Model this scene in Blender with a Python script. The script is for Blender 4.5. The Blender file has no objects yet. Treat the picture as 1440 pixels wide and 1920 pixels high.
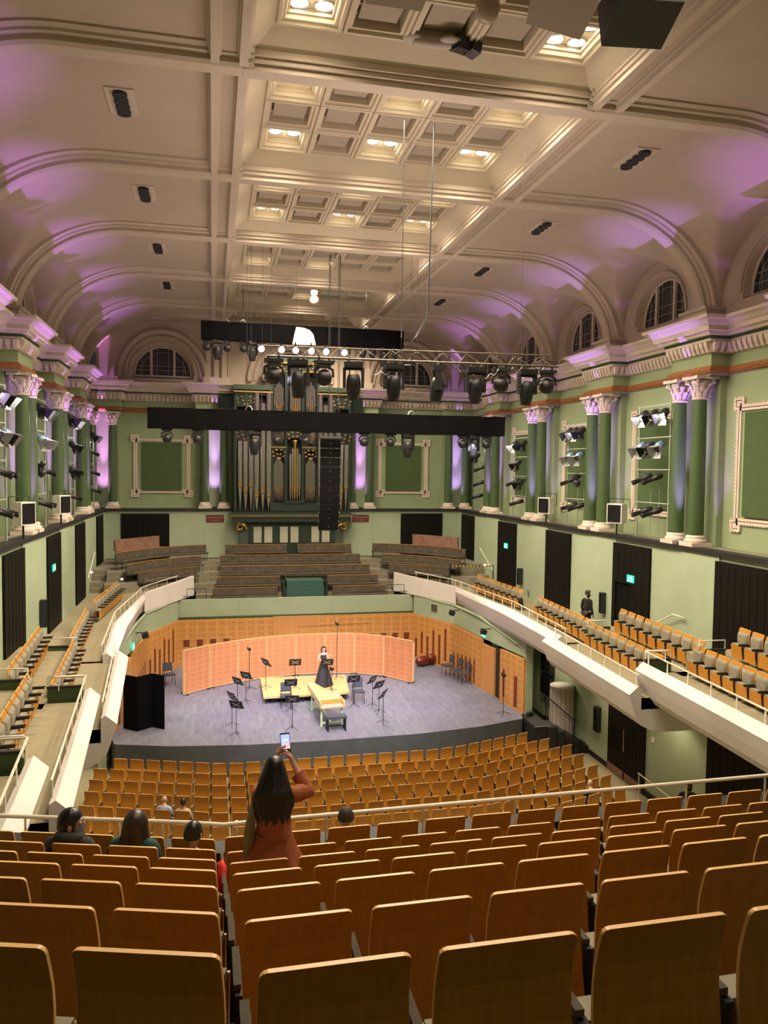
import bpy, math, random
from mathutils import Vector, Matrix, Euler
random.seed(7)
D = bpy.data
COL = bpy.context.scene.collection
PI = math.pi
def rad(a): return a*PI/180
ORD = ['first','second','third','fourth','fifth','sixth','seventh','eighth','ninth','tenth','eleventh','twelfth','thirteenth','fourteenth','fifteenth','sixteenth','seventeenth','eighteenth','nineteenth','twentieth']
TENS = {20:'twenty', 30:'thirty', 40:'forty'}
def ordn(i):
    if i < 20: return ORD[i]
    n = i+1; t = n//10*10; r = n % 10
    if r == 0: return {20:'twentieth',30:'thirtieth',40:'fortieth'}[t]
    return TENS[t]+'-'+ORD[r-1]

# ---------------------------------------------------------------- materials
def mat(name, col, rough=.6, metal=0., var=0., scale=8., bump=0., bscale=40., emit=None, es=1., stretch=None, coord='Object'):
    m = D.materials.new(name); m.use_nodes = True
    nt = m.node_tree; N = nt.nodes; L = nt.links
    b = N['Principled BSDF']
    b.inputs['Base Color'].default_value = (*col, 1)
    b.inputs['Roughness'].default_value = rough
    b.inputs['Metallic'].default_value = metal
    if emit:
        b.inputs['Emission Color'].default_value = (*emit, 1); b.inputs['Emission Strength'].default_value = es
    if var or bump:
        tc = N.new('ShaderNodeTexCoord'); mp = N.new('ShaderNodeMapping')
        L.new(tc.outputs[coord], mp.inputs[0])
        if stretch: mp.inputs['Scale'].default_value = stretch
    if var:
        n = N.new('ShaderNodeTexNoise'); n.inputs['Scale'].default_value = scale; n.inputs['Detail'].default_value = 4
        L.new(mp.outputs[0], n.inputs['Vector'])
        mr = N.new('ShaderNodeMapRange'); mr.inputs['From Min'].default_value = .3; mr.inputs['From Max'].default_value = .7
        mr.inputs['To Min'].default_value = 1-var; mr.inputs['To Max'].default_value = 1+var
        L.new(n.outputs[0], mr.inputs[0])
        mx = N.new('ShaderNodeVectorMath'); mx.operation = 'SCALE'; mx.inputs[0].default_value = col
        L.new(mr.outputs[0], mx.inputs['Scale']); L.new(mx.outputs[0], b.inputs['Base Color'])
    if bump:
        n2 = N.new('ShaderNodeTexNoise'); n2.inputs['Scale'].default_value = bscale
        L.new(mp.outputs[0], n2.inputs['Vector'])
        bp = N.new('ShaderNodeBump'); bp.inputs['Strength'].default_value = bump; bp.inputs['Distance'].default_value = .02
        L.new(n2.outputs[0], bp.inputs['Height']); L.new(bp.outputs[0], b.inputs['Normal'])
    return m

def slot_mat(name, col, dark, cw=.46, ch=.27, slots=4, rough=.5):
    """timber acoustic panel: groups of thin upright slots, in the panel's own x (width) and z (height)"""
    m = D.materials.new(name); m.use_nodes = True
    nt = m.node_tree; N = nt.nodes; L = nt.links; b = N['Principled BSDF']
    b.inputs['Roughness'].default_value = rough
    tc = N.new('ShaderNodeTexCoord'); sp = N.new('ShaderNodeSeparateXYZ'); L.new(tc.outputs['Object'], sp.inputs[0])
    def M(op, a, bb=None):
        n = N.new('ShaderNodeMath'); n.operation = op
        for i, v in enumerate((a, bb)):
            if v is None: continue
            if isinstance(v, (int, float)): n.inputs[i].default_value = v
            else: L.new(v, n.inputs[i])
        return n.outputs[0]
    u = M('FRACT', M('DIVIDE', sp.outputs['X'], cw)); v = M('FRACT', M('DIVIDE', sp.outputs['Z'], ch))
    inu = M('MULTIPLY', M('GREATER_THAN', u, .14), M('LESS_THAN', u, .86))
    inv = M('MULTIPLY', M('GREATER_THAN', v, .15), M('LESS_THAN', v, .85))
    st = M('LESS_THAN', M('FRACT', M('MULTIPLY', M('SUBTRACT', u, .14), slots/.72)), .38)
    mask = M('MULTIPLY', M('MULTIPLY', inu, inv), st)
    nz = N.new('ShaderNodeTexNoise'); nz.inputs['Scale'].default_value = 3
    mp = N.new('ShaderNodeMapping'); mp.inputs['Scale'].default_value = (3, 3, .6); L.new(tc.outputs['Object'], mp.inputs[0]); L.new(mp.outputs[0], nz.inputs['Vector'])
    mr = N.new('ShaderNodeMapRange'); mr.inputs['To Min'].default_value = .82; mr.inputs['To Max'].default_value = 1.18; L.new(nz.outputs[0], mr.inputs[0])
    sc = N.new('ShaderNodeVectorMath'); sc.operation = 'SCALE'; sc.inputs[0].default_value = col; L.new(mr.outputs[0], sc.inputs['Scale'])
    mx = N.new('ShaderNodeMix'); mx.data_type = 'RGBA'; L.new(mask, mx.inputs[0]); L.new(sc.outputs[0], mx.inputs[6]); mx.inputs[7].default_value = (*dark, 1)
    L.new(mx.outputs[2], b.inputs['Base Color'])
    return m

def wood_mat(name, col, col2, rough=.4, sc=(14, 14, 1.2), coat=.0, axis='Z'):
    m = D.materials.new(name); m.use_nodes = True
    nt = m.node_tree; N = nt.nodes; L = nt.links; b = N['Principled BSDF']
    b.inputs['Roughness'].default_value = rough
    tc = N.new('ShaderNodeTexCoord'); mp = N.new('ShaderNodeMapping'); mp.inputs['Scale'].default_value = sc
    oi = N.new('ShaderNodeObjectInfo'); ad = N.new('ShaderNodeVectorMath'); ad.operation = 'ADD'
    L.new(tc.outputs['Object'], ad.inputs[0]); L.new(oi.outputs['Random'], ad.inputs[1])
    L.new(ad.outputs[0], mp.inputs[0])
    n = N.new('ShaderNodeTexNoise'); n.inputs['Scale'].default_value = 2.2; n.inputs['Detail'].default_value = 6; n.inputs['Roughness'].default_value = .6
    L.new(mp.outputs[0], n.inputs['Vector'])
    cr = N.new('ShaderNodeValToRGB'); cr.color_ramp.elements[0].position = .3; cr.color_ramp.elements[1].position = .72
    cr.color_ramp.elements[0].color = (*col2, 1); cr.color_ramp.elements[1].color = (*col, 1)
    L.new(n.outputs[0], cr.inputs[0]); L.new(cr.outputs[0], b.inputs['Base Color'])
    if coat: b.inputs['Coat Weight'].default_value = coat; b.inputs['Coat Roughness'].default_value = .25
    return m

G_WALL = (.40, .47, .325)
MT = dict(
    wall=mat('sage_green_wall_paint', (.36, .435, .295), .75, var=.05, scale=1.5, bump=.05),
    wallup=mat('upper_green_wall_paint', (.27, .335, .19), .75, var=.06, scale=1.2, bump=.04),
    walldk=mat('dark_green_panel_paint', (.055, .095, .03), .8, var=.08, scale=3),
    colgreen=mat('column_green_paint', (.062, .105, .038), .45, var=.07, scale=2),
    cream=mat('cream_plaster', (.63, .53, .43), .7, var=.04, scale=1.5),
    plaster=mat('ceiling_plaster', (.52, .425, .335), .85, var=.04, scale=1.2, bump=.05, bscale=30),
    ribpl=mat('ceiling_rib_plaster', (.60, .505, .40), .7, var=.04, scale=2),
    coffer=mat('coffer_plaster', (.60, .51, .37), .75, var=.03, scale=2),
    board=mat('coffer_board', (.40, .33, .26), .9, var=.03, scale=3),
    gold=mat('gold_band', (.32, .13, .035), .45, .3, var=.35, scale=14),
    gilt=mat('gilding', (.72, .45, .13), .35, .8, var=.2, scale=12),
    grline=mat('green_line_paint', (.05, .11, .045), .7),
    moulding=mat('pink_cream_moulding', (.66, .56, .47), .7),
    redline=mat('moulding_red_line', (.25, .09, .07), .7),
    black=mat('matt_black', (.012, .012, .013), .6, var=.2, scale=20),
    blackcl=mat('black_serge_cloth', (.0028, .0028, .0035), .95, bump=.4, bscale=25),
    blackmt=mat('black_metal', (.02, .02, .022), .4, .6),
    blackpl=mat('black_plastic', (.018, .018, .02), .45),
    speakgr=mat('speaker_grille', (.01, .01, .012), .7, bump=.5, bscale=300),
    steel=mat('brushed_steel', (.55, .54, .50), .35, .9),
    bcarpet=mat('shaded_balcony_carpet', (.055, .048, .032), .95, var=.1, scale=5),  # olive carpet darkened to stand for the shade between the balcony rows
    trussm=mat('truss_dull_metal', (.16, .14, .11), .5, .7),
    alu=mat('scaffold_tube', (.42, .46, .38), .45, .5),
    white=mat('white_paint', (.80, .76, .70), .5, var=.03, scale=2),
    parapet=mat('balcony_white_plaster', (.74, .69, .655), .65, var=.035, scale=1.3),
    rail=mat('cream_rail_paint', (.82, .76, .63), .35),
    wood=wood_mat('seat_beech_veneer', (.60, .265, .030), (.49, .205, .022), .38, (20, 20, 1.5), coat=.12),
    woodedge_lit=mat('seat_ply_edge_lit', (.82, .50, .20), .4),  # ply edge, lightened to carry the overhead light on the seat tops
    woodb=wood_mat('timber_rail', (.36, .17, .05), (.27, .12, .035), .45, (3, 3, 20)),
    stagewood=slot_mat('stage_wall_slotted_timber', (.62, .30, .085), (.36, .15, .035)),
    plainwood=wood_mat('stage_plain_timber', (.62, .30, .10), (.54, .25, .075), .45, (2, 2, .4)),
    screenw=slot_mat('screen_slotted_timber', (.66, .27, .125), (.44, .18, .07), .36, .22, 4),
    platf=wood_mat('platform_ply', (.72, .46, .22), (.64, .40, .18), .5, (1, 6, 6)),
    redslot=mat('dark_red_slot', (.16, .03, .012), .8),
    velour=mat('grey_velour', (.27, .245, .18), .95, var=.22, scale=9, bump=.1, bscale=200),
    velourd=mat('brown_grey_velour', (.080, .066, .045), .95, var=.35, scale=5),
    pinkbrown=mat('faded_brown_leatherette', (.26, .14, .095), .7, var=.25, scale=6),
    carpet=mat('olive_grey_carpet', (.30, .265, .165), .95, var=.08, scale=5, bump=.15, bscale=160),
    carpetd=mat('brown_carpet', (.21, .19, .135), .95, var=.1, scale=6),
    stagefl=None,
    skirt=mat('stage_skirt_fabric', (.075, .083, .078), .9, var=.1, scale=2, bump=.2, bscale=8),
    door=mat('black_stained_door', (.0085, .0075, .006), .55, var=.3, scale=5, stretch=(6, 6, .5)),
    doordk=mat('door_groove', (.004, .004, .004), .8),
    brass=mat('brass', (.7, .5, .2), .3, .9),
    glassdk=mat('dark_leaded_glass', (.025, .028, .03), .15),
    lead=mat('lead_came', (.35, .36, .33), .5),
    signred=mat('maroon_sign', (.13, .02, .02), .6),
    signtxt=mat('sign_lettering', (.45, .33, .27), .6),
    exitg=mat('exit_sign_green', (.01, .45, .25), .5, emit=(.02, .75, .42), es=1.6),
    exitw=mat('exit_sign_white', (.8, .9, .85), .5, emit=(.6, 1, .85), es=1.8),
    skin=mat('skin_light', (.50, .27, .19), .55),
    skinp=mat('skin_pale', (.68, .45, .36), .55),
    skinb=mat('skin_brown', (.24, .11, .06), .55),
    hair=mat('hair_black', (.006, .005, .005), .38, var=.4, scale=30, stretch=(8, 8, .6)),
    hairb=mat('hair_brown', (.028, .014, .008), .4, var=.4, scale=30, stretch=(8, 8, .6)),
    hairg=mat('hair_short_dark', (.03, .022, .016), .7),
    coat=mat('rust_wool_coat', (.36, .10, .04), .9, var=.1, scale=6, bump=.3, bscale=90),
    scarf=mat('olive_scarf', (.22, .17, .09), .9, var=.2, scale=8),
    hoodie=mat('charcoal_hoodie', (.035, .035, .036), .9),
    green_c=mat('dark_green_coat', (.012, .06, .055), .85),
    red_c=mat('red_fabric', (.62, .012, .006), .7),
    blue_c=mat('pale_blue_shirt', (.32, .45, .72), .8),
    cream_c=mat('cream_cardigan', (.5, .42, .3), .85),
    dress=mat('black_dress', (.022, .020, .026), .6),
    suit=mat('dark_suit', (.010, .011, .014), .8),
    mask=mat('patterned_face_mask', (.16, .14, .19), .8, var=.5, scale=60),
    maskw=mat('white_face_mask', (.8, .8, .82), .7),
    harp=mat('harpsichord_cream', (.78, .62, .34), .4, var=.03, scale=3),
    harpo=mat('harpsichord_orange_lid', (.85, .30, .05), .35),
    harpg=mat('harpsichord_pale_green', (.50, .62, .36), .5),
    benchb=mat('bench_blue_grey', (.055, .062, .085), .6),
    organg=mat('organ_case_green', (.012, .028, .020), .5, var=.15, scale=4),
    organlg=mat('organ_case_rail', (.05, .08, .05), .5),
    pipe=mat('organ_pipe_tin', (.62, .58, .54), .24, .95),
    pipeg=mat('organ_pipe_gilt', (.95, .62, .16), .25, .95),
    mus=mat('organ_music_panel', (.40, .40, .31), .8, var=.15, scale=25),
    teal=mat('teal_cloth', (.035, .10, .085), .8),
    cello=mat('cello_case_red', (.13, .018, .008), .3, var=.2, scale=4),
    lamp=mat('lamp_lit', (1, 1, 1), .5, emit=(1, .90, .70), es=22),
    lampw=mat('stage_lamp_lit', (1, 1, 1), .5, emit=(1, .95, .88), es=14),
    lampp=mat('led_lamp_lit', (1, 1, 1), .5, emit=(.82, .66, 1), es=10),
    lens=mat('dark_lens', (.05, .05, .06), .08, .3),
    barn=mat('barn_door_silver', (.5, .5, .52), .4, .7),
    blue_g=mat('blue_gel', (.05, .25, .65), .3),
    globe=mat('opal_globe', (.42, .33, .27), .25),
    refl=mat('reflector_board', (.48, .41, .37), .8),
    cloth=mat('white_cloth', (.80, .82, .84), .8, emit=None),
    redcl=mat('raw_wire', (.02, .02, .02), .5),
    yellow=mat('hazard_tape', (.55, .42, .08), .7),
    phone=mat('phone_screen', (.1, .1, .1), .2, emit=(.35, .45, .85), es=1.6),
    phonel=mat('phone_screen_stage_picture', (.1, .1, .1), .2, emit=(.9, .5, .45), es=1.4),
    phonew=mat('phone_screen_button', (.1, .1, .1), .2, emit=(1, 1, 1), es=2.5),
)
for _k in ('blackcl', 'door', 'doordk', 'speakgr'): MT[_k].node_tree.nodes['Principled BSDF'].inputs['Specular IOR Level'].default_value = .12
def stage_floor_mat():
    m = D.materials.new('stage_worn_vinyl_lavender_wash'); m.use_nodes = True
    nt = m.node_tree; N = nt.nodes; L = nt.links; b = N['Principled BSDF']; b.inputs['Roughness'].default_value = .62
    tc = N.new('ShaderNodeTexCoord'); br = N.new('ShaderNodeTexBrick')
    br.inputs['Scale'].default_value = 1.0; br.inputs['Brick Width'].default_value = 2.4; br.inputs['Row Height'].default_value = 1.2
    br.inputs['Mortar Size'].default_value = .008
    br.inputs['Color1'].default_value = (.155, .160, .205, 1); br.inputs['Color2'].default_value = (.135, .130, .180, 1); br.inputs['Mortar'].default_value = (.175, .18, .22, 1)  # lavender of the stage wash is put into the floor colours
    mp = N.new('ShaderNodeMapping'); mp.inputs['Rotation'].default_value = (0, 0, rad(90)); L.new(tc.outputs['Object'], mp.inputs[0]); L.new(mp.outputs[0], br.inputs['Vector'])
    n = N.new('ShaderNodeTexNoise'); n.inputs['Scale'].default_value = 2.6; n.inputs['Detail'].default_value = 8; n.inputs['Roughness'].default_value = .7
    mp2 = N.new('ShaderNodeMapping'); mp2.inputs['Scale'].default_value = (2.5, .5, 1); L.new(tc.outputs['Object'], mp2.inputs[0]); L.new(mp2.outputs[0], n.inputs['Vector'])
    mr = N.new('ShaderNodeMapRange'); mr.inputs['From Min'].default_value = .3; mr.inputs['From Max'].default_value = .75; mr.inputs['To Min'].default_value = .8; mr.inputs['To Max'].default_value = 1.5; L.new(n.outputs[0], mr.inputs[0])
    sc = N.new('ShaderNodeVectorMath'); sc.operation = 'SCALE'; L.new(br.outputs['Color'], sc.inputs[0]); L.new(mr.outputs[0], sc.inputs['Scale']); L.new(sc.outputs[0], b.inputs['Base Color'])
    return m
MT['stagefl'] = stage_floor_mat()

# ---------------------------------------------------------------- mesh building
class MB:
    def __init__(s): s.v = []; s.f = []; s.m = []; s.mats = []; s.cur = 0; s.sm = []
    def use(s, m):
        m = MT[m] if isinstance(m, str) else m
        if m not in s.mats: s.mats.append(m)
        s.cur = s.mats.index(m); return s
    def add(s, vs, fs, smooth=False):
        o = len(s.v); s.v += [tuple(v) for v in vs]
        for f in fs: s.f.append([i+o for i in f]); s.m.append(s.cur); s.sm.append(smooth)
        return s
    def box(s, x0, y0, z0, x1, y1, z1, M=None):
        vs = [(x0,y0,z0),(x1,y0,z0),(x1,y1,z0),(x0,y1,z0),(x0,y0,z1),(x1,y0,z1),(x1,y1,z1),(x0,y1,z1)]
        if M is not None: vs = [M @ Vector(v) for v in vs]
        return s.add(vs, [(0,3,2,1),(4,5,6,7),(0,1,5,4),(1,2,6,5),(2,3,7,6),(3,0,4,7)])
    def cbox(s, c, d, M=None, rot=None):
        T = Matrix.Translation(c)
        if rot: T = T @ Euler(rot).to_matrix().to_4x4()
        if M is not None: T = M @ T
        return s.box(-d[0]/2, -d[1]/2, -d[2]/2, d[0]/2, d[1]/2, d[2]/2, T)
    def prism(s, poly, z0, z1, M=None, cap=True):
        """poly: list of (x,y) counter-clockwise, extruded z0..z1; z may be callables of (x,y)"""
        n = len(poly); g = lambda z, p: z(*p) if callable(z) else z
        vs = [(p[0], p[1], g(z0, p)) for p in poly]+[(p[0], p[1], g(z1, p)) for p in poly]
        if M is not None: vs = [M @ Vector(v) for v in vs]
        fs = [(i, (i+1) % n, n+(i+1) % n, n+i) for i in range(n)]
        if cap: fs += [tuple(range(n-1, -1, -1)), tuple(range(n, 2*n))]
        return s.add(vs, fs)
    def tube(s, pts, r, n=8, closed=False, cap=True, smooth=True):
        pts = [Vector(p) for p in pts]; k = len(pts); rr = r if isinstance(r, (list, tuple)) else [r]*k
        ring = []; up = None
        for i, p in enumerate(pts):
            if closed: t = (pts[(i+1) % k]-pts[i-1])
            else: t = (pts[min(i+1, k-1)]-pts[max(i-1, 0)])
            t.normalize()
            if up is None:
                a = Vector((0, 0, 1)) if abs(t.z) < .9 else Vector((1, 0, 0))
                up = (a-t*a.dot(t)).normalized()
            else:
                up = up-t*up.dot(t)
                up = up.normalized() if up.length > 1e-6 else Vector((1, 0, 0))
            w = t.cross(up)
            ring.append([p+(up*math.cos(2*PI*j/n)+w*math.sin(2*PI*j/n))*rr[i] for j in range(n)])
        vs = [v for r_ in ring for v in r_]; fs = []
        m = k if closed else k-1
        for i in range(m):
            a = i*n; b = ((i+1) % k)*n
            for j in range(n): fs.append((a+j, a+(j+1) % n, b+(j+1) % n, b+j))
        s.add(vs, fs, smooth)
        if cap and not closed: s.add(ring[0], [tuple(range(n-1, -1, -1))]); s.add(ring[-1], [tuple(range(n))])
        return s
    def lathe(s, prof, c=(0, 0, 0), n=24, M=None, a0=0, a1=2*PI, smooth=True):
        full = abs(a1-a0-2*PI) < 1e-6; k = n if full else n+1; vs = []
        for r, z in prof:
            for j in range(k):
                a = a0+(a1-a0)*j/n; vs.append(Vector((c[0]+r*math.cos(a), c[1]+r*math.sin(a), c[2]+z)))
        if M is not None: vs = [M @ v for v in vs]
        fs = []
        for i in range(len(prof)-1):
            for j in range(n):
                j2 = (j+1) % k; fs.append((i*k+j, i*k+j2, (i+1)*k+j2, (i+1)*k+j))
        return s.add(vs, fs, smooth)
    def disc(s, c, r, axis='z', n=20, M=None):
        vs = []
        for j in range(n):
            a = 2*PI*j/n; x, y = r*math.cos(a), r*math.sin(a)
            vs.append({'z': (x, y, 0), 'x': (0, x, y), 'y': (x, 0, y)}[axis])
        vs = [Vector(c)+Vector(v) for v in vs]
        if M is not None: vs = [M @ v for v in vs]
        return s.add(vs, [tuple(range(n))])
    def ball(s, c, r, n=16, m=10, M=None):
        r = r if isinstance(r, (tuple, list)) else (r, r, r); vs = []
        for i in range(m+1):
            t = PI*i/m
            for j in range(n):
                a = 2*PI*j/n; vs.append(Vector((c[0]+r[0]*math.sin(t)*math.cos(a), c[1]+r[1]*math.sin(t)*math.sin(a), c[2]+r[2]*math.cos(t))))
        if M is not None: vs = [M @ v for v in vs]
        fs = [(i*n+j, (i+1)*n+j, (i+1)*n+(j+1) % n, i*n+(j+1) % n) for i in range(m) for j in range(n)]
        return s.add(vs, fs, True)
    def grid(s, fn, nu, nv, smooth=True):
        vs = [fn(i/nu, j/nv) for i in range(nu+1) for j in range(nv+1)]
        fs = [(i*(nv+1)+j, (i+1)*(nv+1)+j, (i+1)*(nv+1)+j+1, i*(nv+1)+j+1) for i in range(nu) for j in range(nv)]
        return s.add(vs, fs, smooth)
    def obj(s, name, parent=None, m=None, loc=None):
        me = D.meshes.new(name); me.from_pydata(s.v, [], s.f); 
        if m is not None: me.materials.append(MT[m] if isinstance(m, str) else m)
        else:
            for x in s.mats: me.materials.append(x)
            me.polygons.foreach_set('material_index', s.m)
        me.polygons.foreach_set('use_smooth', s.sm); me.update()
        o = D.objects.new(name, me); COL.objects.link(o)
        if parent is not None: o.parent = parent
        if loc: o.location = loc
        return o

def tag(o, label=None, cat=None, group=None, kind=None):
    if label: o['label'] = label
    if cat: o['category'] = cat
    if group: o['group'] = group
    if kind: o['kind'] = kind
    return o
def thing(name, label, cat, loc=(0, 0, 0), rz=0, group=None):
    o = D.objects.new(name, None); COL.objects.link(o); o.location = loc; o.rotation_euler = (0, 0, rz); o.empty_display_size = .1
    return tag(o, label, cat, group)
def struct(name, mb, m=None): return tag(mb.obj(name, None, m), kind='structure')
def dup(root, loc, rz=None, label=None, group=None, scale=None):
    r = root.copy(); COL.objects.link(r); r.location = loc
    if rz is not None: r.rotation_euler = (root.rotation_euler[0], root.rotation_euler[1], rz) if not isinstance(rz, tuple) else rz
    if scale: r.scale = scale if isinstance(scale, tuple) else (scale,)*3
    if label: r['label'] = label
    if group: r['group'] = group
    for ch in list(root.children):
        c = ch.copy(); COL.objects.link(c); c.parent = r
        for g in ch.children:
            d = g.copy(); COL.objects.link(d); d.parent = c
    return r
_first = {}
def place(proto_fn, key, loc, rz, label, group=None, scale=None):
    """first call builds the thing, later calls copy it"""
    if key not in _first:
        o = proto_fn(); _first[key] = o; o.location = loc
        o.rotation_euler = rz if isinstance(rz, tuple) else (0, 0, rz)
        if scale: o.scale = (scale,)*3
        o['label'] = label
        if group: o['group'] = group
        elif 'group' in o: del o['group']
        return o
    return dup(_first[key], loc, rz, label, group, scale or (1, 1, 1))

# ---------------------------------------------------------------- camera
CAM = Vector((-4.171, 0, 10.516)); F = 1447.2
yaw, pitch, roll = .2194, .0538, .0122
_f = Vector((math.sin(yaw)*math.cos(pitch), math.cos(yaw)*math.cos(pitch), -math.sin(pitch)))
_r = Vector((math.cos(yaw), -math.sin(yaw), 0)); _u = _r.cross(_f)
_r2 = _r*math.cos(roll)+_u*math.sin(roll); _u2 = -_r*math.sin(roll)+_u*math.cos(roll)
cd = D.cameras.new('camera'); cam = D.objects.new('camera', cd); COL.objects.link(cam)
cam.matrix_world = Matrix(((_r2.x, _u2.x, -_f.x, CAM.x), (_r2.y, _u2.y, -_f.y, CAM.y), (_r2.z, _u2.z, -_f.z, CAM.z), (0, 0, 0, 1)))
cd.sensor_fit = 'VERTICAL'; cd.sensor_height = 24; cd.lens = F/1920*24; cd.clip_end = 200; cd.clip_start = .05
bpy.context.scene.camera = cam
def px(p):
    d = Vector(p)-CAM; z = d.dot(_f)
    return (720+F*d.dot(_r2)/z, 960-F*d.dot(_u2)/z, z)
def seen(p, mx=150):
    u, v, z = px(p)
    return z > .1 and -mx < u < 1440+mx and -mx < v < 1920+mx
# ================================================================ the hall's shell
XW = 9.68; XU = 10.6; LZ = 8.34; YE = 42.28; YU = 43.2; BK = 5.626; Y1 = 15.335
YS = [Y1+BK*k for k in range(-2, 5)]          # rib / column-pair lines, 4.08 ... 37.84
YBACK = -5.0
# ---- floors
mb = MB().box(-XW, YBACK, -.3, XW, YE, 0); struct('floor', mb, 'carpet')
# ---- lower walls with black timber doors
def door_panel(y, w, s, z0, z1, n, label, exit_sign=False, opening=False):
    """black boarded door on a side wall, s = +1 right, -1 left"""
    i = len(_doors)+1; _doors.append(i)
    root = D.objects.new('door_%d' % i, None); COL.objects.link(root); root.location = (s*XW, y, 0); root['kind'] = 'structure'
    x0 = -s*.07
    m = MB()
    lo, hi = sorted((0, x0))
    if opening:
        m.use('door').box(lo, -w/2, z0+2.15, hi, w/2, z1); m.box(lo, -w/2, z0, hi, -.12, z0+2.15); m.box(lo, .96, z0, hi, w/2, z0+2.15)
        m.use('doordk').box(min(0, -s*.012), -.12, z0, max(0, -s*.012), .96, z0+2.15)
    else: m.use('door').box(lo, -w/2, z0, hi, w/2, z1)
    m.use('doordk')
    for k in range(1, n):
        yy = -w/2+w*k/n
        a, b = sorted((x0, x0-s*.006)); 
        if opening and -.12 < yy < .96: m.box(a, yy-.012, z0+2.2, b, yy+.012, z1-.12)
        else: m.box(a, yy-.012, z0+.1, b, yy+.012, z1-.12)
    m.obj('door_leaf', root)
    return root
_doors = []
def wall_lower(s):
    m = MB().use('wall'); x0, x1 = sorted((s*XW, s*(XW+.9)))
    m.box(x0, YBACK, 0, x1, YE, LZ)
    m.use('wall')
    for k, y in enumerate([YE-.35, YE-BK, YE-2*BK, YE-3*BK, YE-4*BK, YE-5*BK]):          # shallow piers
        a, b = sorted((s*XW, s*(XW-.05)))
        m.box(a, y-.9 if k else y-.05, .0, b, y+.9 if k else YE, LZ)
    # black top edge of the ledge, black skirting
    m.use('black'); a, b = sorted((s*(XW-.12), s*(XW+.3))); m.box(a, YBACK, LZ-.09, b, YE, LZ+.03)
    a, b = sorted((s*XW, s*(XW-.07))); m.box(a, YBACK, 0, b, YE, .18)
    m.use('carpetd'); a, b = sorted((s*(XW+.3), s*(XW+.9))); m.box(a, YBACK, LZ, b, YE, LZ+.02)
    struct('wall_right' if s > 0 else 'wall_left', m)
for s in (1, -1): wall_lower(s)
def wallz(s): pass
# end wall, lower part
m = MB().use('wall').box(-XW, YE, 0, XW, YE+.9, LZ)
m.use('black').box(-XW, YE-.12, LZ-.09, XW, YE+.3, LZ+.03)
m.use('black').box(-XW+.1, YE-.03, 5.55, XW-.1, YE, 5.72)
m.use('carpetd').box(-XU, YE+.3, LZ, XU, YU, LZ+.02)
m.use('wallup').box(-4.62, YE-.012, 5.7, -4.60, YE, LZ-.1).box(4.60, YE-.012, 5.7, 4.62, YE, LZ-.1)
struct('wall_back', m)
# end-wall black panels over the choir
for i, cx in enumerate((-7.6, 7.45)):
    r = D.objects.new('door_%d' % (len(_doors)+1), None); _doors.append(1); COL.objects.link(r); r.location = (cx, YE, 0); r['kind'] = 'structure'
    m = MB().use('door').box(-1.22, -.06, 5.7, 1.22, 0, 8.10)
    m.use('doordk')
    for k in range(1, 9): m.box(-1.22+2.44*k/9-.012, -.066, 5.75, -1.22+2.44*k/9+.012, -.06, 8.0)
    m.obj('door_leaf', r)
def FLZ(y):      # side-balcony floor beside the wall
    return 5.55 if y > 38 else (4.78 if y > 18.2 else 5.3 if y > 12.6 else 5.85)
for s in (1, -1):
    for k, (y, w) in enumerate([(40.6, 2.1), (34.76, 2.3), (29.17, 2.3), (23.5, 2.35), (17.85, 2.35), (12.2, 2.35)]):
        z0 = 4.3 if k == 2 else (5.5 if k == 0 else 4.6)
        door_panel(y, w, s, z0, 8.10, (6, 8, 8, 6, 8, 8)[k], '', opening=(s > 0 and k == 3))
    for y, w in ((23.5, 2.35), (17.6, 3.0)):
        door_panel(y, w, s, 0.02, 3.4, 10, '')
# brass furniture on the lower right door
def stalls_door_furniture():
    r = [o for o in D.objects if o.name.startswith('door_') and o.location.x > 9 and abs(o.location.y-23.5) < .1][-1]
    m = MB().use('brass').box(-.10, .02, 1.0, -.085, .10, 1.75); m.obj('push_plate', r)
    m = MB().use('brass').box(-.10, -1.1, .03, -.08, -.05, .28).box(-.10, .05, .03, -.08, 1.1, .28); m.obj('kick_plate', r, 'pinkbrown')
stalls_door_furniture()
# ---- upper walls: green plaster with pilasters
CX = 9.95
def wall_upper(s):
    m = MB().use('wallup'); x0, x1 = sorted((s*XU, s*(XU+.3)))
    m.box(x0, YBACK, LZ, x1, YU+.3, 15.1)
    for y in YS:
        a, b = sorted((s*XU, s*(XU-.22)))
        m.box(a, y-.85, LZ, b, y+.85, 13.45)
    struct('wall_right_upper' if s > 0 else 'wall_left_upper', m)
for s in (1, -1): wall_upper(s)
EPX = [-9.75, -4.05, 3.95, 9.6]       # column pairs on the end wall (between-the-columns centres)
m = MB().use('wallup').box(-XU, YU, LZ, XU, YU+.3, 15.1)
for x in EPX: m.box(max(x-.85, -XU), YU-.22, LZ, min(x+.85, XU), YU, 13.45)
struct('wall_back_upper', m)
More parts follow.
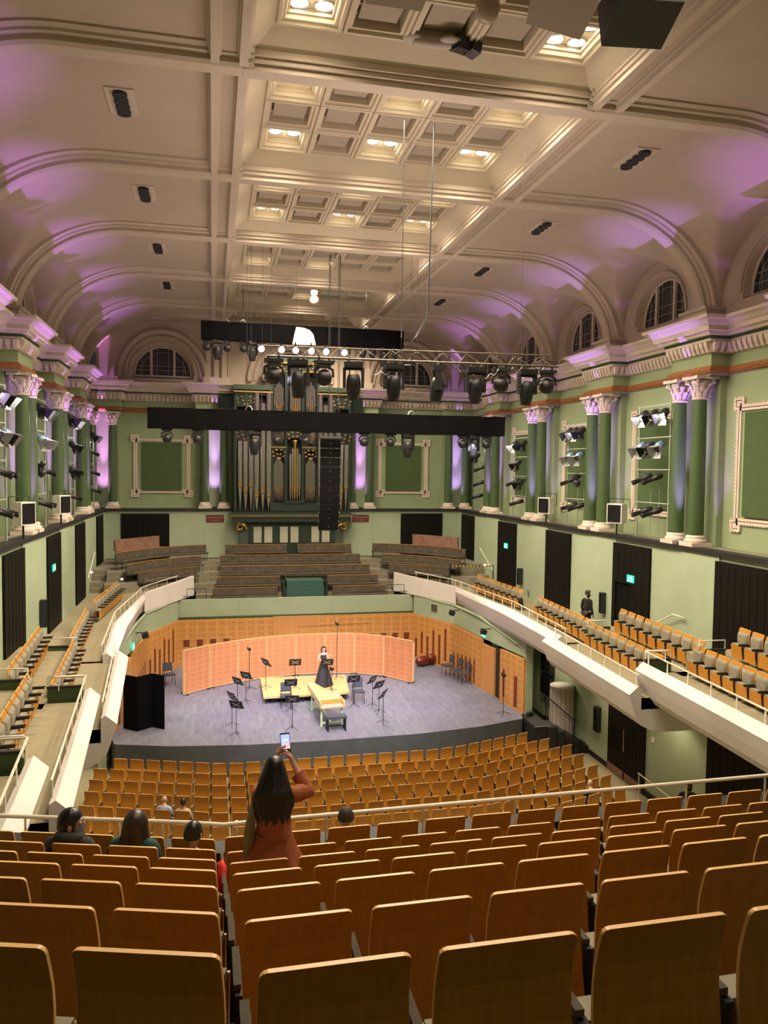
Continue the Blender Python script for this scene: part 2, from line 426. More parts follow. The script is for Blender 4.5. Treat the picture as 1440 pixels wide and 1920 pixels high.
# ---- panel mouldings (lugged frames) with dark green boards
def lug(w, h, lw, lh):
    a, b = w/2, h/2
    return [(-a, -b), (-a+lw, -b), (-a+lw, -b+lh), (a-lw, -b+lh), (a-lw, -b), (a, -b), (a, -b+lh*1.6), (a-lw*.35, -b+lh*1.6), (a-lw*.35, b-lh*1.6), (a, b-lh*1.6), (a, b), (a-lw, b), (a-lw, b-lh), (-a+lw, b-lh), (-a+lw, b), (-a, b), (-a, b-lh*1.6), (-a+lw*.35, b-lh*1.6), (-a+lw*.35, -b+lh*1.6), (-a, -b+lh*1.6)]
def frame_mesh(m, poly, t0, t1, T, y0, y1):
    """closed moulding following poly (x,z), from inset t0 to t1, standing y0..y1 off the wall (local -y is into the room)"""
    n = len(poly)
    def inset(d):
        out = []
        for i in range(n):
            p0, p, p1 = Vector(poly[i-1]), Vector(poly[i]), Vector(poly[(i+1) % n])
            e0 = (p-p0).normalized(); e1 = (p1-p).normalized(); n0 = Vector((-e0.y, e0.x)); n1 = Vector((-e1.y, e1.x))
            b = (n0+n1); b = b/(1+n0.dot(n1)) if b.length > 1e-6 else n0
            out.append(p+b*d)
        return out
    A, B = inset(t0), inset(t1)
    vs = []
    for d, L_ in ((y0, A), (y1, A), (y1, B), (y0, B)): vs += [T @ Vector((p.x, d, p.y)) for p in L_]
    fs = []
    for q in range(3):
        for i in range(n): j = (i+1) % n; fs.append((q*n+i, q*n+j, (q+1)*n+j, (q+1)*n+i))
    m.add(vs, fs)
def wall_panel(c, rz, w, h, label, group, board=(2.05, 2.95), slots=False):
    r = thing('wall_panel', label, 'wall panel', c, rz, group)
    m = MB().use('moulding'); P = lug(w, h, .42, .22); I = Matrix.Identity(4)
    frame_mesh(m, P, 0, .075, I, 0, -.06); m.use('redline'); frame_mesh(m, P, .075, .10, I, 0, -.03); m.use('moulding'); frame_mesh(m, P, .10, .17, I, 0, -.05)
    # beading along the outer edge
    for i in range(len(P)):
        a, b = Vector(P[i-1]), Vector(P[i]); L_ = (b-a).length; k = max(1, int(L_/.11))
        for j in range(k):
            p = a.lerp(b, (j+.5)/k); m.cbox((p.x, -.045, p.y), (.05, .05, .05))
    m.obj('moulding', r)
    m = MB().use('walldk').box(-board[0]/2, -.09, -board[1]/2, board[0]/2, 0, board[1]/2)
    if slots:
        m.use('grline')
        for i in range(4):
            for j in range(8):
                for k in range(4): m.box(-board[0]/2+.16+i*.45+k*.09, -.096, -board[1]/2+.12+j*.35, -board[0]/2+.18+i*.45+k*.09, -.09, -board[1]/2+.40+j*.35)
    m.obj('board', r)
BAYY = [Y1+BK*(k+.5) for k in range(-1, 4)]
DIST = ['nearest', 'second nearest', 'third nearest', 'second furthest', 'furthest']
for i, y in enumerate(BAYY):
    for s in (1, -1):
        if s < 0 and i < 1: continue
        wall_panel((s*XU, y, 10.8), -s*PI/2, 3.1, 3.85, 'dark green board in a lugged cream moulding, %s on the %s upper wall' % (DIST[i], 'right' if s > 0 else 'left'), 'lugged green wall panels', slots=(s > 0 and i == 0))
wall_panel((-6.8, YU, 10.6), 0, 3.2, 3.3, 'dark green board in a lugged cream moulding, on the end wall left of the organ', 'lugged green wall panels', board=(2.05, 2.6))
wall_panel((6.55, YU, 10.65), 0, 3.2, 3.3, 'dark green board in a lugged cream moulding, on the end wall right of the organ', 'lugged green wall panels', board=(2.05, 2.6))
# ---- entablature all round: gold band, frieze, acanthus row, green line, stepped cornice
path = []
def pier_pts(seq):
    for p in seq: path.append(p)
RS = .62; HW = .95
def side_pts(s, rev):
    pts = [(s*XU, YBACK+.1)]
    for y in YS: pts += [(s*XU, y-HW), (s*(XU-RS), y-HW), (s*(XU-RS), y+HW), (s*XU, y+HW)]
    return list(reversed(pts)) if rev else pts
path += side_pts(-1, False)
path += [(-XU, YU-RS), (-XU+1.75, YU-RS), (-XU+1.75, YU)]
for x in EPX[1:3]: path += [(x-HW, YU), (x-HW, YU-RS), (x+HW, YU-RS), (x+HW, YU)]
path += [(XU-1.75, YU), (XU-1.75, YU-RS), (XU, YU-RS)]
path += side_pts(1, True)
def offset_path(P, d):
    out = []; n = len(P)
    for i in range(n):
        p = Vector(P[i]); e0 = (p-Vector(P[i-1])).normalized() if i > 0 else None; e1 = (Vector(P[i+1])-p).normalized() if i < n-1 else None
        if e0 is None: e0 = e1
        if e1 is None: e1 = e0
        n0 = Vector((e0.y, -e0.x)); n1 = Vector((e1.y, -e1.x))     # inward = right of travel (left wall going +y -> +x)
        out.append(p+(n0+n1)*(d/(1+n0.dot(n1))))
    return out
prof = [('wallup', 0, 13.40), ('wallup', .02, 13.45), ('gold', .02, 13.45), ('gold', .10, 13.48), ('gold', .14, 13.56), ('gold', .08, 13.66), ('gold', .03, 13.68), ('wallup', .03, 13.68), ('wallup', .03, 14.04),
        ('cream', .03, 14.04), ('cream', .10, 14.07), ('cream', .10, 14.34), ('cream', .20, 14.36), ('cream', .20, 14.42), ('grline', .20, 14.42), ('grline', .22, 14.51), ('cream', .34, 14.51), ('cream', .38, 14.60), ('cream', .46, 14.62), ('cream', .46, 14.74), ('cream', .52, 14.78), ('cream', .60, 14.88), ('cream', .70, 14.92), ('cream', .72, 15.0), ('cream', .0, 15.06)]
m = MB(); n = len(path)
for a, b in zip(prof[:-1], prof[1:]):
    m.use(b[0] if b[0] == a[0] else b[0])
    if a[1] == b[1] and a[2] == b[2]: continue
    A = offset_path(path, a[1]); B = offset_path(path, b[1])
    vs = [(p.x, p.y, a[2]) for p in A]+[(p.x, p.y, b[2]) for p in B]
    m.add(vs, [(i, i+1, n+i+1, n+i) for i in range(n-1)])
m.use('cream')
Q = offset_path(path, .10)
for i in range(n-1):                       # acanthus modillions
    a, b = Q[i], Q[i+1]; L_ = (b-a).length
    if L_ < .3: continue
    k = max(1, round(L_/.22)); t = (b-a).normalized(); nn = Vector((t.y, -t.x)); ang = math.atan2(t.y, t.x)
    if (a+b).y/2 < 8: continue
    for j in range(k):
        p = a+(b-a)*((j+.5)/k)
        M_ = Matrix.Translation((p.x, p.y, 14.20)) @ Matrix.Rotation(ang, 4, 'Z')
        m.add([M_ @ Vector(v) for v in [(-.085, 0, .15), (.085, 0, .15), (.055, 0, -.13), (-.055, 0, -.13), (-.085, -.15, .14), (.085, -.15, .14), (.07, -.13, .02), (-.07, -.13, .02), (.04, -.03, -.16), (-.04, -.03, -.16)]],
              [(4, 5, 6, 7), (7, 6, 8, 9), (0, 4, 7), (0, 7, 9), (0, 9, 3), (1, 6, 5), (1, 8, 6), (1, 2, 8), (0, 1, 5, 4)])
struct('trim_1', m)
# ---- columns
def col_proto():
    r = thing('column', '', 'column')
    m = MB().use('moulding').cbox((0, 0, .06), (.66, .66, .12)).lathe([(.31, .12), (.33, .17), (.31, .21), (.26, .24), (.28, .28), (.27, .31), (.235, .34)], n=28); m.obj('base', r)
    MB().lathe([(.228, .33), (.226, 1.4), (.218, 2.8), (.198, 4.36)], n=32).obj('shaft', r, 'colgreen')
    m = MB().use('moulding').lathe([(.20, 4.35), (.225, 4.37), (.225, 4.41), (.20, 4.43), (.205, 4.7), (.26, 4.92)], n=24)
    for row, (z0, h, n_, off, r0) in enumerate([(4.43, .22, 8, 0, .205), (4.58, .24, 8, .5, .225)]):
        for j in range(n_):                     # curled acanthus leaves
            a = 2*PI*(j+off)/n_; R_ = Matrix.Rotation(a, 4, 'Z')
            vs = []; w = .072
            for t, (rr, zz, ww) in enumerate([(r0, z0, w), (r0+.03, z0+h*.5, w*1.1), (r0+.07, z0+h*.85, w*.9), (r0+.125, z0+h, w*.6), (r0+.13, z0+h*.86, w*.35)]):
                vs += [R_ @ Vector((rr, -ww, zz)), R_ @ Vector((rr+.02, 0, zz)), R_ @ Vector((rr, ww, zz))]
            m.add(vs, [(t*3+q, t*3+q+1, t*3+q+4, t*3+q+3) for t in range(4) for q in range(2)])
    for j in range(4):                          # corner volutes
        a = PI/4+PI/2*j; R_ = Matrix.Rotation(a, 4, 'Z')
        pts = [R_ @ Vector((.36+.065*math.cos(t)*(1-i*.09), 0, 4.86+.065*math.sin(t)*(1-i*.09))) for i, t in enumerate([x*.7 for x in range(10)])]
        m.tube([R_ @ Vector((.22, 0, 4.66)), R_ @ Vector((.30, 0, 4.80))]+pts, .028, 6)
        m.ball(R_ @ Vector((.33, 0, 4.955)), (.05, .05, .04), 8, 6)
    m.prism([(.37, .37), (.0, .29), (-.37, .37), (-.29, 0), (-.37, -.37), (0, -.29), (.37, -.37), (.29, 0)][::-1], 4.95, 5.04)
    m.obj('capital', r)
    return r
def col(x, y, rz, label, group): place(col_proto, 'col', (x, y, LZ+.02), rz, label, group)
for k, y in enumerate(YS):
    if k < 2: continue
    for s in (1, -1):
        if s < 0 and y < 20: continue
        side = 'right' if s > 0 else 'left'
        rank = ['fifth pair from the stage end', 'fourth pair from the stage end', 'third pair from the stage end', 'second pair from the stage end', 'pair closest to the stage end'][k-2]
        for d, nm in ((-.5, 'nearer'), (.5, 'further')):
            if not (seen((s*CX, y+d, 9), 60) or seen((s*CX, y+d, 13), 60)): continue
            col(s*CX, y+d, 0, 'dark green column with white leafy capital, %s of the %s on the %s ledge' % (nm, rank, side), 'columns along the %s wall' % side)
for x, nm in zip(EPX, ['far left corner of the end wall', 'end wall just left of the organ', 'end wall just right of the organ', 'far right corner of the end wall']):
    for d, t in ((-.5, 'left'), (.5, 'right')):
        col(x+d, YU-.62, 0, 'dark green column, %s one of the purple-lit pair at the %s' % (t, nm), 'columns along the end wall')
# ---- vaulted ceiling: flat middle, coves, barrel lunettes over the windows
ZC = 18.32; XF = 6.8; SPR = 15.06; RL = 2.42
def cove(x):
    if x <= XF: return ZC
    t = min(1, (x-XF)/(XU-XF)); return SPR+(ZC-SPR)*math.sqrt(max(0, 1-t*t))
def vault_side(s):
    m = MB().use('plaster')
    for ya, yb in [(YBACK, YS[0])]+list(zip(YS[:-1], YS[1:]))+[(YS[6], YU)]:
        yc = (ya+yb)/2
        ny = 40; xs = [4.1, 5.2, 6.2]+[XF+(XU-XF)*math.sin(PI/2*j/26) for j in range(27)]
        vs = []
        for i in range(ny+1):
            y = ya+(yb-ya)*i/ny
            for x in xs:
                z = cove(x); d = abs(y-yc)
                if d < RL: 
                    zl = 15.25+math.sqrt(RL*RL-d*d)*1.0
                    z = max(z, zl)
                vs.append((s*x, y, min(z, ZC)))
        nx = len(xs)
        m.add(vs, [(i*nx+j, (i+1)*nx+j, (i+1)*nx+j+1, i*nx+j+1) for i in range(ny) for j in range(nx-1)], True)
    return m
for s, nm in ((1, 'ceiling_right_vault'), (-1, 'ceiling_left_vault')):
    struct(nm, vault_side(s))
def arch_wall(m, T, hw, H, rin, zc, depth, segs=28, stilt=.2):
    """wall piece in local (x across, y depth into wall, z): half width hw, height H above 15.06, round-headed opening"""
    z0 = SPR-.02; outer = []; inner = []; jam = []
    for i in range(segs+1):
        a = PI*i/segs; dx, dz = math.cos(a), math.sin(a)
        t = min(hw/abs(dx) if abs(dx) > 1e-6 else 1e9, (H-(zc-z0))/dz if dz > 1e-6 else 1e9)
        outer.append((dx*t, zc+dz*t)); inner.append((dx*rin, zc+dz*rin))
    zs = zc-stilt
    outer = [(hw, zs)]+outer+[(-hw, zs)]; inner = [(rin, zs)]+inner+[(-rin, zs)]
    k = len(outer)
    vs = [T @ Vector((p[0], 0, p[1])) for p in outer]+[T @ Vector((p[0], 0, p[1])) for p in inner]+[T @ Vector((p[0]*.93, depth, zc+(p[1]-zc)*.93)) for p in inner]
    m.add(vs, [(i, i+1, k+i+1, k+i) for i in range(k-1)]+[(k+i, k+i+1, 2*k+i+1, 2*k+i) for i in range(k-1)])
    m.box(-hw, 0, z0, hw, .02, zs, T); m.box(-rin, 0, zs-.02, rin, depth, zs, T)
    # splayed ring moulding
    m.tube([T @ Vector((math.cos(PI*i/24)*(rin+.10), -.02, zc+math.sin(PI*i/24)*(rin+.10))) for i in range(25)], .055, 8)
def window(T, rin, zc, stilt, n):
    r = D.objects.new('window_%d' % n, None); COL.objects.link(r); r.matrix_world = T; r['kind'] = 'structure'
    d = .26; R_ = rin*.93; zb = zc-stilt*.93
    pts = [(R_, zb)]+[(R_*math.cos(PI*i/24), zc+R_*math.sin(PI*i/24)) for i in range(25)]+[(-R_, zb)]
    m = MB(); m.add([(p[0], d, p[1]) for p in pts], [tuple(range(len(pts)))]); m.obj('pane', r, 'glassdk')
    m = MB().use('cream').tube([(p[0]*.985, d-.03, zc+(p[1]-zc)*.985) for p in pts]+[(0, d-.03, zb+.03)], .05, 6, closed=True)
    w = R_*.40
    for sx in (-w, w): m.box(sx-.06, d-.09, zb, sx+.06, d, zc+math.sqrt(R_*R_-w*w))
    m.box(-R_, d-.1, zb, R_, d, zb+.07)
    m.obj('frame', r)
    m = MB().use('lead'); Ri = R_*.80
    m.tube([(Ri*math.cos(PI*i/24), d-.015, zc+Ri*math.sin(PI*i/24)) for i in range(25)], .012, 4)
    for z in (zb+.35, zc+.45): 
        hw = math.sqrt(max(0, R_*R_-max(0, z-zc)**2)); m.box(-hw, d-.02, z-.01, hw, d-.005, z+.01)
    for x in (-R_*.72, -R_*.2, R_*.2, R_*.72): m.box(x-.008, d-.02, zb, x+.008, d-.005, zc+math.sqrt(R_*R_-x*x))
    m.obj('leading', r)
wn = 0
for s in (1, -1):
    m = MB().use('plaster')
    for i in range(7):
        ya = YS[i]; yb = YS[i+1] if i < 6 else YU
        T = Matrix.Translation((s*XU, (ya+yb)/2, 0)) @ Matrix.Rotation(-s*PI/2, 4, 'Z')
        arch_wall(m, T, (yb-ya)/2, ZC-SPR+.05, 1.42, 15.75, .3)
        if i >= 1: wn += 1; window(T, 1.42, 15.75, .2, wn)
    struct('trim_2' if s > 0 else 'trim_3', m)
m = MB().use('plaster')
for x in (-6.75, 0.05, 6.75):
    T = Matrix.Translation((x, YU, 0))
    arch_wall(m, T, 3.42 if abs(x) < 1 else 3.4, ZC-SPR+.05, 1.6, 15.5, .3)
    m.tube([(x+2.25*math.cos(PI*i/28), YU-.05, 15.3+2.5*math.sin(PI*i/28)) for i in range(29)], .16, 8)
    m.tube([(x+1.95*math.cos(PI*i/28), YU-.02, 15.35+2.15*math.sin(PI*i/28)) for i in range(29)], .07, 8)
    wn += 1; window(T, 1.6, 15.5, .12, wn)
m.use('ribpl')
for x in (-3.95, 3.95):
    for dx in (-.42, 0, .42): m.box(x+dx-.13, YU-.16, 15.4, x+dx+.13, YU, ZC)
    m.box(x-.7, YU-.32, 15.05, x+.7, YU, 15.42)
struct('ceiling_end_arches', m)
# transverse ribs running down the coves
def sweep(m, pts, nrm, tan_y, prof):
    """prof: (across, drop) points; pts centre line on the vault, nrm inward normals"""
    k = len(prof); vs = []
    for p, nn in zip(pts, nrm):
        for a, d in prof: vs.append((p[0]+nn[0]*d, p[1]+a, p[2]+nn[2]*d))
    m.add(vs, [(i*k+j, (i+1)*k+j, (i+1)*k+j+1, i*k+j+1) for i in range(len(pts)-1) for j in range(k-1)], False)
RP = [(-.46, -.25), (-.46, .04), (-.36, .08), (-.34, .13), (-.24, .15), (-.24, .24), (-.16, .29), (.16, .29), (.24, .24), (.24, .15), (.34, .13), (.36, .08), (.46, .04), (.46, -.25)]
m = MB().use('ribpl')
for y in YS+[]:
    for s in (1, -1):
        pts = [(s*3.4, y, ZC), (s*5, y, ZC), (s*XF, y, ZC)]; nr = [(0, 0, -1)]*3
        for j in range(1, 29):
            t = PI/2*j/28; a, b = XU-.14-XF, ZC-SPR
            pts.append((s*(XF+a*math.sin(t)), y, SPR+b*math.cos(t))); v = Vector((math.sin(t)/a, 0, math.cos(t)/b)).normalized(); nr.append((-s*v.x, 0, -v.z))
        sweep(m, pts, nr, None, RP)
        a, b = sorted((s*(XU-.62), s*XU)); m.box(a, y-.62, 15.02, b, y+.62, 15.42); a, b = sorted((s*(XU-.70), s*XU)); m.box(a, y-.68, 15.36, b, y+.68, 15.45)
struct('trim_4', m)
# ---- coffered centre
def beam(m, ax, c, a0, a1, w=.30, z=18.03):
    """moulded beam along axis ax ('x' or 'y') centred at c"""
    for ww, zz in ((w*1.9, z+.20), (w*1.5, z+.11), (w, z)):
        if ax == 'x': m.box(a0, c-ww/2, zz, a1, c+ww/2, ZC+.02)
        else: m.box(c-ww/2, a0, zz, c+ww/2, a1, ZC+.02)
mB = MB().use('ribpl'); mC = MB().use('coffer'); mP = MB().use('plaster')
for y in YS: beam(mB, 'x', y, -3.6, 3.6, .34, 18.02)
for s in (1, -1):
    beam(mB, 'y', s*3.6, YBACK, YU-.6, .16, 18.05); beam(mB, 'y', s*4.12, YBACK, YU-.6, .16, 18.05)
mP.box(-4.12, YBACK, 18.22, -3.6, YU, 18.4).box(3.6, YBACK, 18.22, 4.12, YU, 18.4)
mP.box(-3.6, YS[6]+BK*.75, ZC, 3.6, YU+.3, ZC+.1).box(-3.6, YBACK, ZC, 3.6, YS[0], ZC+.1)
for s in (1, -1): mP.box(min(s*4.0, s*4.2), YBACK, ZC, max(s*4.0, s*4.2), YU, ZC+.1)
LIT = {}
dl = []
for b in range(0, 7):
    ya = YS[b]; yb = YS[b+1] if b < 6 else YS[6]+BK*.75
    x0, x1, y0, y1 = -3.05, 3.05, ya+.78, yb-.78 if b < 6 else yb
    # sloping border from the beams up to the coffer grid
    zo, zi = ZC-.02, 18.62
    o = [(-3.45, ya+.24), (3.45, ya+.24), (3.45, yb-.24), (-3.45, yb-.24)]; i_ = [(x0, y0), (x1, y0), (x1, y1), (x0, y1)]
    mC.add([(p[0], p[1], zo) for p in o]+[(p[0], p[1], zi) for p in i_], [(0, 1, 5, 4), (1, 2, 6, 5), (2, 3, 7, 6), (3, 0, 4, 7)])
    ny = 3 if b < 6 else 2
    W_ = (x1-x0)/5; H_ = (y1-y0)/ny
    for i in range(5):
        for j in range(ny):
            cx0, cx1, cy0, cy1 = x0+W_*i, x0+W_*(i+1), y0+H_*j, y0+H_*(j+1)
            lit = (i % 2 == 0 and j != 1)
            if b == 4: lit = (i, j) in ((0, 2), (2, 2), (4, 0))
            if b == 5: lit = (i, j) in ((2, 2), (2, 0), (4, 0))
            if b == 6: lit = (i, j) in ((2, 0), (4, 0))
            if b == 1: lit = (i in (0, 4) and j == 2)
            rw = .10; r2 = .16; zt = 18.95 if not lit else 18.80
            def ring(zA, rA, zB, rB):
                q = lambda r_, z_: [(cx0+r_, cy0+r_, z_), (cx1-r_, cy0+r_, z_), (cx1-r_, cy1-r_, z_), (cx0+r_, cy1-r_, z_)]
                mC.add(q(rA, zA)+q(rB, zB), [(0, 1, 5, 4), (1, 2, 6, 5), (2, 3, 7, 6), (3, 0, 4, 7)])
            ring(zi, 0, zi-.06, .02); ring(zi-.06, .02, zi-.06, rw-.02); ring(zi-.06, rw-.02, zi, rw); ring(zi, rw, zi, r2); ring(zi, r2, zt-.1, r2+.02); ring(zt-.1, r2+.02, zt-.1, r2+.06); ring(zt-.1, r2+.06, zt, r2+.06)
            mC.box(cx0, cy0, zt, cx1, cy1, zt+.05)
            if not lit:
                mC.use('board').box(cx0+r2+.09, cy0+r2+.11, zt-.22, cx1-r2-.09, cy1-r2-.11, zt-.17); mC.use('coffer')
            else:
                two = [(-.22, 0), (.22, 0)] if b > 1 else [(-.22, -.28), (.22, -.28), (-.22, .28), (.22, .28)]
                dl.append((b, i, j, (cx0+cx1)/2, (cy0+cy1)/2, zt, two))
mC.use('coffer').box(-3.6, YBACK, 19.3, 3.6, YU, 19.35)
struct('ceiling', mC); struct('trim_5', mB); struct('ceiling_flat', mP)
# rear wall behind the last seats and soffit closing the hall
m = MB().use('wall').box(-XU-.3, YBACK-.3, 0, XU+.3, YBACK, 19.4); struct('wall_front', m)
# ---- recessed downlights
def dl_proto():
    r = thing('ceiling_downlight', '', 'downlight')
    MB().lathe([(.185, 0), (.19, -.03), (.16, -.035), (.15, 0)], n=24).obj('bezel', r, 'steel')
    MB().lathe([(.0, -.034), (.12, -.030), (.155, -.012)], n=24).obj('lamp', r, 'lamp')
    return r
bayn = {1: 'nearest ceiling bay', 2: 'second ceiling bay', 3: 'third ceiling bay', 4: 'fourth ceiling bay', 5: 'fifth ceiling bay', 6: 'last ceiling bay by the end wall', 0: 'ceiling bay overhead'}
ROWN = ['near', 'middle', 'far']; COLN = ['leftmost', 'second', 'centre', 'fourth', 'rightmost']
for b, i, j, x, y, z, two in dl:
    if b == 0: continue
    for q, (dx, dy) in enumerate(two):
        if not seen((x+dx, y+dy, z), 60): continue
        lab = 'lit downlight, %s lamp, %s coffer, %s row, %s' % (('left', 'right')[q] if len(two) == 2 else ('near left', 'near right', 'far left', 'far right')[q], COLN[i], ROWN[j], bayn[b])
        place(dl_proto, 'dl', (x+dx, y+dy, z-.005), 0, lab, 'ceiling downlights')
# ---- air nozzles in the flat side panels
def vent_proto():
    r = thing('air_vent', '', 'air vent')
    m = MB().use('cream').box(-.30, -.62, -.03, .30, .62, 0); m.obj('plate', r)
    for k in range(4):
        MB().lathe([(.145, -.03), (.150, -.10), (.12, -.10), (.06, -.07), (.0, -.07)], c=(0, -.42+.28*k, 0), n=20).obj('nozzle', r, 'black')
    return r
for i, y in enumerate((17.75, 23.35, 28.9, 34.55)):
    for s in (1, -1):
        place(vent_proto, 'vent', (s*6.05, y, ZC), 0, 'four-nozzle air vent in the %s side of the ceiling, %s' % ('right' if s > 0 else 'left', DIST[i] if i < 3 else 'furthest away'), 'ceiling air vents')
place(vent_proto, 'vent', (6.05, 12.1, ZC), 0, 'four-nozzle air vent at the very right edge of the ceiling', 'ceiling air vents')
# ================================================================ seats
def seat_proto():
    r = thing('audience_seat', '', 'seat')
    # plywood back shell: rear top edge on local y=0, z=.88; leans, then bends forward at the bottom
    prof_ = [(.0, .88), (.024, .80), (.040, .73), (.045, .66), (.042, .58), (.028, .48), (.008, .38), (-.022, .28), (-.045, .20)]
    t = .020; rc = .024
    def outline(z):
        w = .225+(.88-z)*.018
        if z > .88-rc: w -= rc-math.sqrt(max(0, rc*rc-(z-.88+rc)**2))
        return w
    zs = [.88, .877, .868, .857, .845]+[p[1] for p in prof_[1:]]
    def yy(z):
        for (a, za), (b, zb) in zip(prof_[:-1], prof_[1:]):
            if za >= z >= zb: return a+(b-a)*(za-z)/(za-zb)
        return prof_[-1][0]
    m = MB().use('wood'); k = len(zs)
    bl = .0025
    rows = []
    for z in zs:
        w, y = outline(z), yy(z); rows.append([(-w, y+bl, z), (-w+bl, y, z), (0, y, z), (w-bl, y, z), (w, y+bl, z), (w, y+t-bl, z), (w-bl, y+t, z), (0, y+t, z), (-w+bl, y+t, z), (-w, y+t-bl, z)])
    vs = [v for r_ in rows for v in r_]
    for i in range(k-1):
        pass
    m.v = vs
    for i in range(k-1):
        for j in range(10):
            m.use('woodedge_lit' if j in (4, 9) else 'wood'); m.f.append([i*10+j, i*10+(j+1) % 10, (i+1)*10+(j+1) % 10, (i+1)*10+j]); m.m.append(m.cur); m.sm.append(False)
    m.use('woodedge_lit'); m.f.append(list(range(9, -1, -1))); m.m.append(m.cur); m.sm.append(False)
    m.f.append([(k-1)*10+j for j in range(10)]); m.m.append(m.cur); m.sm.append(False)
    m.obj('backrest', r)
    # upholstered inner back
    m = MB().use('velour')
    def cush(u, v):
        z = .795-.40*v; x = -.205+.41*u; e = min(u, 1-u, v, 1-v); b = .05*min(1, e/.10)**.5
        return (x, yy(z)+t+.004+b, z)
    m.grid(cush, 10, 10); m.box(-.19, .068, .42, .19, .085, .76); m.obj('back_cushion', r)
    # tipped-up squab: velour inside, timber underside facing forward
    m = MB().use('velour')
    def sq(u, v):
        a = v; z = .16+.32*a; x = -.20+.40*u; return (x, .14+.03*a-.03*math.sin(PI*a)-.02*math.sin(PI*u), z)
    m.grid(sq, 6, 6); m.box(-.20, .135, .16, .20, .205, .21); m.box(-.205, .12, .45, .205, .235, .495)
    m.obj('seat_cushion', r)
    m = MB().use('wood').add([(-.215, .205, .14), (.215, .205, .14), (.215, .24, .47), (-.215, .24, .47), (-.215, .22, .14), (.215, .22, .14), (.215, .255, .47), (-.215, .255, .47)], [(0, 1, 2, 3), (5, 4, 7, 6), (0, 4, 5, 1), (3, 2, 6, 7), (0, 3, 7, 4), (1, 5, 6, 2)])
    m.obj('seat_shell', r)
    m = MB().use('black')
    m.box(-.262, .06, .0, -.232, .10, .53).box(-.262, .04, 0, -.232, .36, .03).box(-.262, .06, .50, -.232, .34, .53)
    m.obj('support_frame', r)
    m = MB().use('velourd').box(-.268, .09, .535, -.236, .36, .56); m.obj('armrest', r)
    return r
SEATG = {}
def seat(x, y, z, rz, label, group, ztop=.88): place(seat_proto, 'seat', (x, y, z-ztop), rz, label, group)
# ---- rows of the rear balcony, right below the camera
RR = [(1.2, 9.48, 1.30), (2.14, 9.083, 2.24), (3.11, 8.66, 3.19), (4.07, 8.264, 4.13), (4.97, 7.879, 5.04), (5.885, 7.483, 5.96), (6.85, 7.089, 6.92), (7.88, 6.734, 7.86)]
RN = ['bottom-most row', 'nearest full row', 'second nearest full row', 'third nearest full row', 'fourth nearest full row', 'third row from the rail', 'second row from the rail', 'front row at the rail']
A16 = rad(16)
for r_, (ym, z, yl) in enumerate(RR):
    n = 0
    if r_ == 0: continue
    for i in range(0, 22):
        x = -3.815+.535*i
        if not (seen((x, ym, z), 40) or seen((x, ym+.05, z-.35), 40) or seen((x-.22, ym, z), 10)): continue
        seat(x, ym, z, 0, 'timber-backed seat, %s right of the gap, %s' % (ordn(i), RN[r_]), 'balcony seats right of the gap'); n += 1
    for i in range(0, 12):
        q = .225+.53*i; x = -4.15-q*math.cos(A16); y = yl+q*math.sin(A16)
        if not (seen((x+.215, y-.06, z), 10) or seen((x+.22, y-.06, z-.35), 10)): continue
        seat(x, y, z, -A16, 'timber-backed seat, %s left of the gap, %s' % (ordn(i), RN[r_]), 'balcony seats left of the gap')
# stepped floor under them and the balcony front
m = MB().use('bcarpet')
XB = 9.6
def bpoly(yf, yb): 
    d = (XB-4.1)*math.tan(A16)
    return [(-XB, yb+d), (-4.1, yb), (XB, yb), (XB, yf), (-4.1, yf), (-XB, yf+d)][::-1]
for r_, (ym, z, yl) in enumerate(RR):
    zf = z-.88; yb = ym-.02 if r_ else YBACK
    m.prism(bpoly(RR[r_+1][0]-.33 if r_ < 7 else 8.72, ym-.33 if r_ else YBACK), 4.6, zf)
struct('floor_balcony', m)
zf = 6.734-.88
m = MB().use('walldk')
def ring_poly(y, t): return bpoly(y+t, y)
m.use('walldk').prism(ring_poly(8.72, .16), zf-.1, 6.10)
m.use('black').prism(ring_poly(8.66, .3), 6.10, 6.19)
m.use('black').prism(ring_poly(8.88, .14), 4.6, 6.1)
struct('trim_6', m)
r = thing('handrail', 'long cream tubular handrail along the front of the balcony, crossing the whole picture', 'handrail')
d = (XB-4.1)*math.tan(A16)
MB().tube([(-XB, 8.58+d, 6.55), (-4.4, 8.60+.1, 6.55), (-4.05, 8.58, 6.55), (-3.6, 8.60, 6.55), (XB, 8.72, 6.55)], .025, 8).obj('rail', r, 'rail')
for x in (-7.4, -6.25, -5.2, -4.72, -3.9, -2.88, -1.72, -.55, .62, 1.8, 2.97, 4.1):
    y = 8.66 if x > -4.1 else 8.66+(-4.1-x)*math.tan(A16)
    MB().tube([(x, y, 6.16), (x, y, 6.55)], .014, 6).obj('post', r, 'rail')
